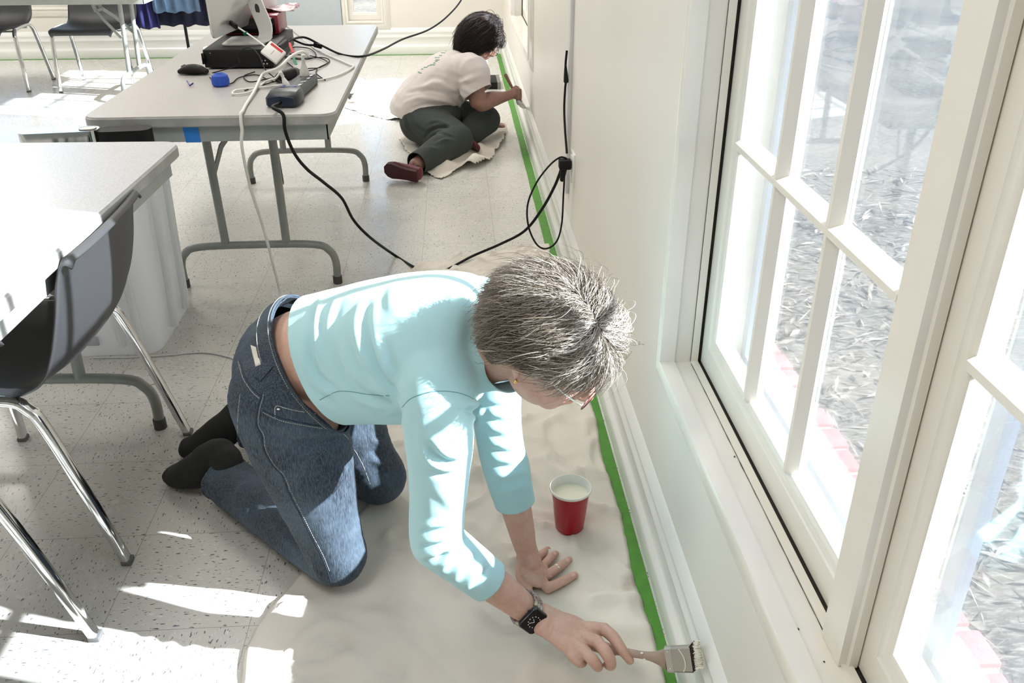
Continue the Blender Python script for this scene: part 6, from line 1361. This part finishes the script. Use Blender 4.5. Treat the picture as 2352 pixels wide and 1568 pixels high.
folds(tr, [([(930, 265), (935, 295), (960, 320)], 0.008, 0.012), ([(945, 262), (955, 290), (985, 310)], -0.007, 0.012), ([(975, 318), (990, 300), (1020, 292), (1045, 300)], -0.010, 0.010), ([(965, 335), (985, 315), (1015, 305), (1040, 312)], 0.009, 0.010),
           ([(985, 280), (1010, 278), (1035, 288)], 0.006, 0.012), ([(1000, 330), (1020, 322), (1040, 322)], 0.006, 0.010), ([(940, 350), (980, 340), (1010, 345)], 0.005, 0.012)], t_r, PB.loc)
wrinkle(tr, 0.004, 14, (1, 1, 1), 6)
ad = anR2-kR2; ad /= np.linalg.norm(ad); cut(tr, anR2-ad*0.005-PB.loc, ad, 0.12)
trs = PB.part('trousers', tr, m_trou, 180); solid(trs, 0.003, 0)
# shoes
def shoe(c, toe, up, nm):
    c, toe, up = map(np.array, (c, toe, up)); d_ = toe-c; L = np.linalg.norm(d_); d_ /= L; up = up-d_*np.dot(up, d_); up /= np.linalg.norm(up); sd3 = np.cross(d_, up)
    R = []
    for t, w, h in ((-0.02, 0.022, 0.05), (0.0, 0.032, 0.062), (0.25, 0.034, 0.066), (0.5, 0.037, 0.052), (0.75, 0.044, 0.036), (0.92, 0.038, 0.026), (1.0, 0.022, 0.016)):
        p = c+d_*L*t; R.append([p+sd3*w*math.cos(a)+up*(h*0.5+h*0.5*math.sin(a)) for a in np.linspace(0, 2*PI, 24, endpoint=False)])
    mb = MB(); mb.rings(R); so2 = PB.part(nm, mb, m_shoe, 60)
    R = []
    for t, w in ((-0.03, 0.022), (0.0, 0.034), (0.3, 0.033), (0.55, 0.038), (0.78, 0.046), (0.93, 0.038), (1.02, 0.018)):
        p = c+d_*L*t; R.append([p+sd3*w*x+up*z for x, z in ((-1, 0.004), (-0.9, -0.010), (0.9, -0.010), (1, 0.004))])
    mb = MB(); mb.rings(R); obj('shoe_sole', mb, M('dark_sole', (0.05, 0.006, 0.008), 0.7), so2, off=PB.loc)
    R = [[c+d_*(0.02+0.030*math.cos(a)+0.02)+sd3*0.026*math.sin(a)+up*(0.063+o_) for a in np.linspace(0, 2*PI, 20, endpoint=False)] for o_ in (-0.006, 0.004)]
    mb = MB(); mb.rings(R); obj('shoe_collar', mb, m_black, so2, off=PB.loc)
shoe(PZ(958, 405, 0.045), PZ(886, 388, 0.060), (0.55, 0.75, 0.15), 'shoe')
shoe(anL2+np.array([-0.02, -0.03, 0.0]), anL2+np.array([0.10, -0.14, -0.01]), (0.4, 0.3, 0.6), 'shoe')
m_hair2 = hair_mat('dark_brown_hair', (0.012, 0.006, 0.005), (0.045, 0.022, 0.017), (0.014, 0.0065, 0.0055))
def fc2(p, cap=False):
    f, s, u = p
    if f > 0.055 and u < 0.050: return False
    if f > 0.015 and u < 0.0: return False
    if u < -0.10: return False
    return True
hair(PB, 'hair', Hd2, (F2, S2, U2), ((0.06, 0.0, 0.11), (-0.03, 0.0, 0.13)), 6500, lambda p, rg: rg.uniform(0.15, 0.24)*(0.75 if p[0] > 0.05 else 1), m_hair2, 0, 9, (0.108, 0.094, 0.130, -0.010, 0.006), fc2, np.array([-0.25, 0, -0.55]), lambda p, rg: -0.1+0.15*(p[2] > 0.10), M('hair_under_dark', (0.012, 0.006, 0.005), 0.7), 0.0014, 0.024, stop=lambda q: (q[2] < -0.03 and q[0] > 0.02) or (q[0] > 0.065 and q[2] < 0.02))
# glasses and brush of the seated painter
G2 = Thing('eyeglasses', 'thin dark glasses worn by the seated painter in the background', 'glasses', Hd2(0.09, 0, 0))
for s in (-1, 1):
    mb = MB(); mb.tube([Hd2(0.108, s*0.034+0.024*math.cos(a), -0.012+0.017*math.sin(a)) for a in np.linspace(0, 2*PI, 20, endpoint=False)], 0.0012, 6, closed=True); G2.part('rim', mb, m_black)
    mb = MB(); mb.tube([Hd2(0.106, s*0.058, -0.008), Hd2(0.06, s*0.078, -0.002), Hd2(0.0, s*0.084, 0.004)], 0.0014, 6); G2.part('temple', mb, m_black)
mb = MB(); mb.tube([Hd2(0.108, -0.010, -0.008), Hd2(0.113, 0, -0.005), Hd2(0.108, 0.010, -0.008)], 0.0011, 6); G2.part('bridge', mb, m_black)
b0, b1, b2_ = PY(1161, 172, 5.12), PY(1193, 234, 5.08), PX(1204, 248, 0.004)
B2 = Thing('paintbrush', 'long brush with wooden handle held by the seated painter at the far baseboard', 'paintbrush', b0); dv = b1-b0
mb = MB(); mb.limb([(*b0, 0.010, 0.007), (*(b0+dv*0.3), 0.008, 0.006), (*(b0+dv*0.7), 0.0085, 0.007), (*(b0+dv*0.95), 0.014, 0.008)], (1, 0, 0), 12, 3); B2.part('handle', mb, M('brown_handle', (0.22, 0.11, 0.07), 0.5))
mb = MB(); mb.limb([(*(b0+dv*0.93), 0.017, 0.008), (*(b0+dv*1.06), 0.018, 0.009)], (1, 0, 0), 12, 2, False, False); B2.part('ferrule', mb, MATS['ferrule_steel'])
mb = MB(); mb.limb([(*(b0+dv*1.05), 0.017, 0.008), (*((b0+dv*1.05)*0.5+b2_*0.5), 0.018, 0.010), (*b2_, 0.012, 0.006)], (1, 0, 0), 12, 3); B2.part('bristles', mb, m_brp)
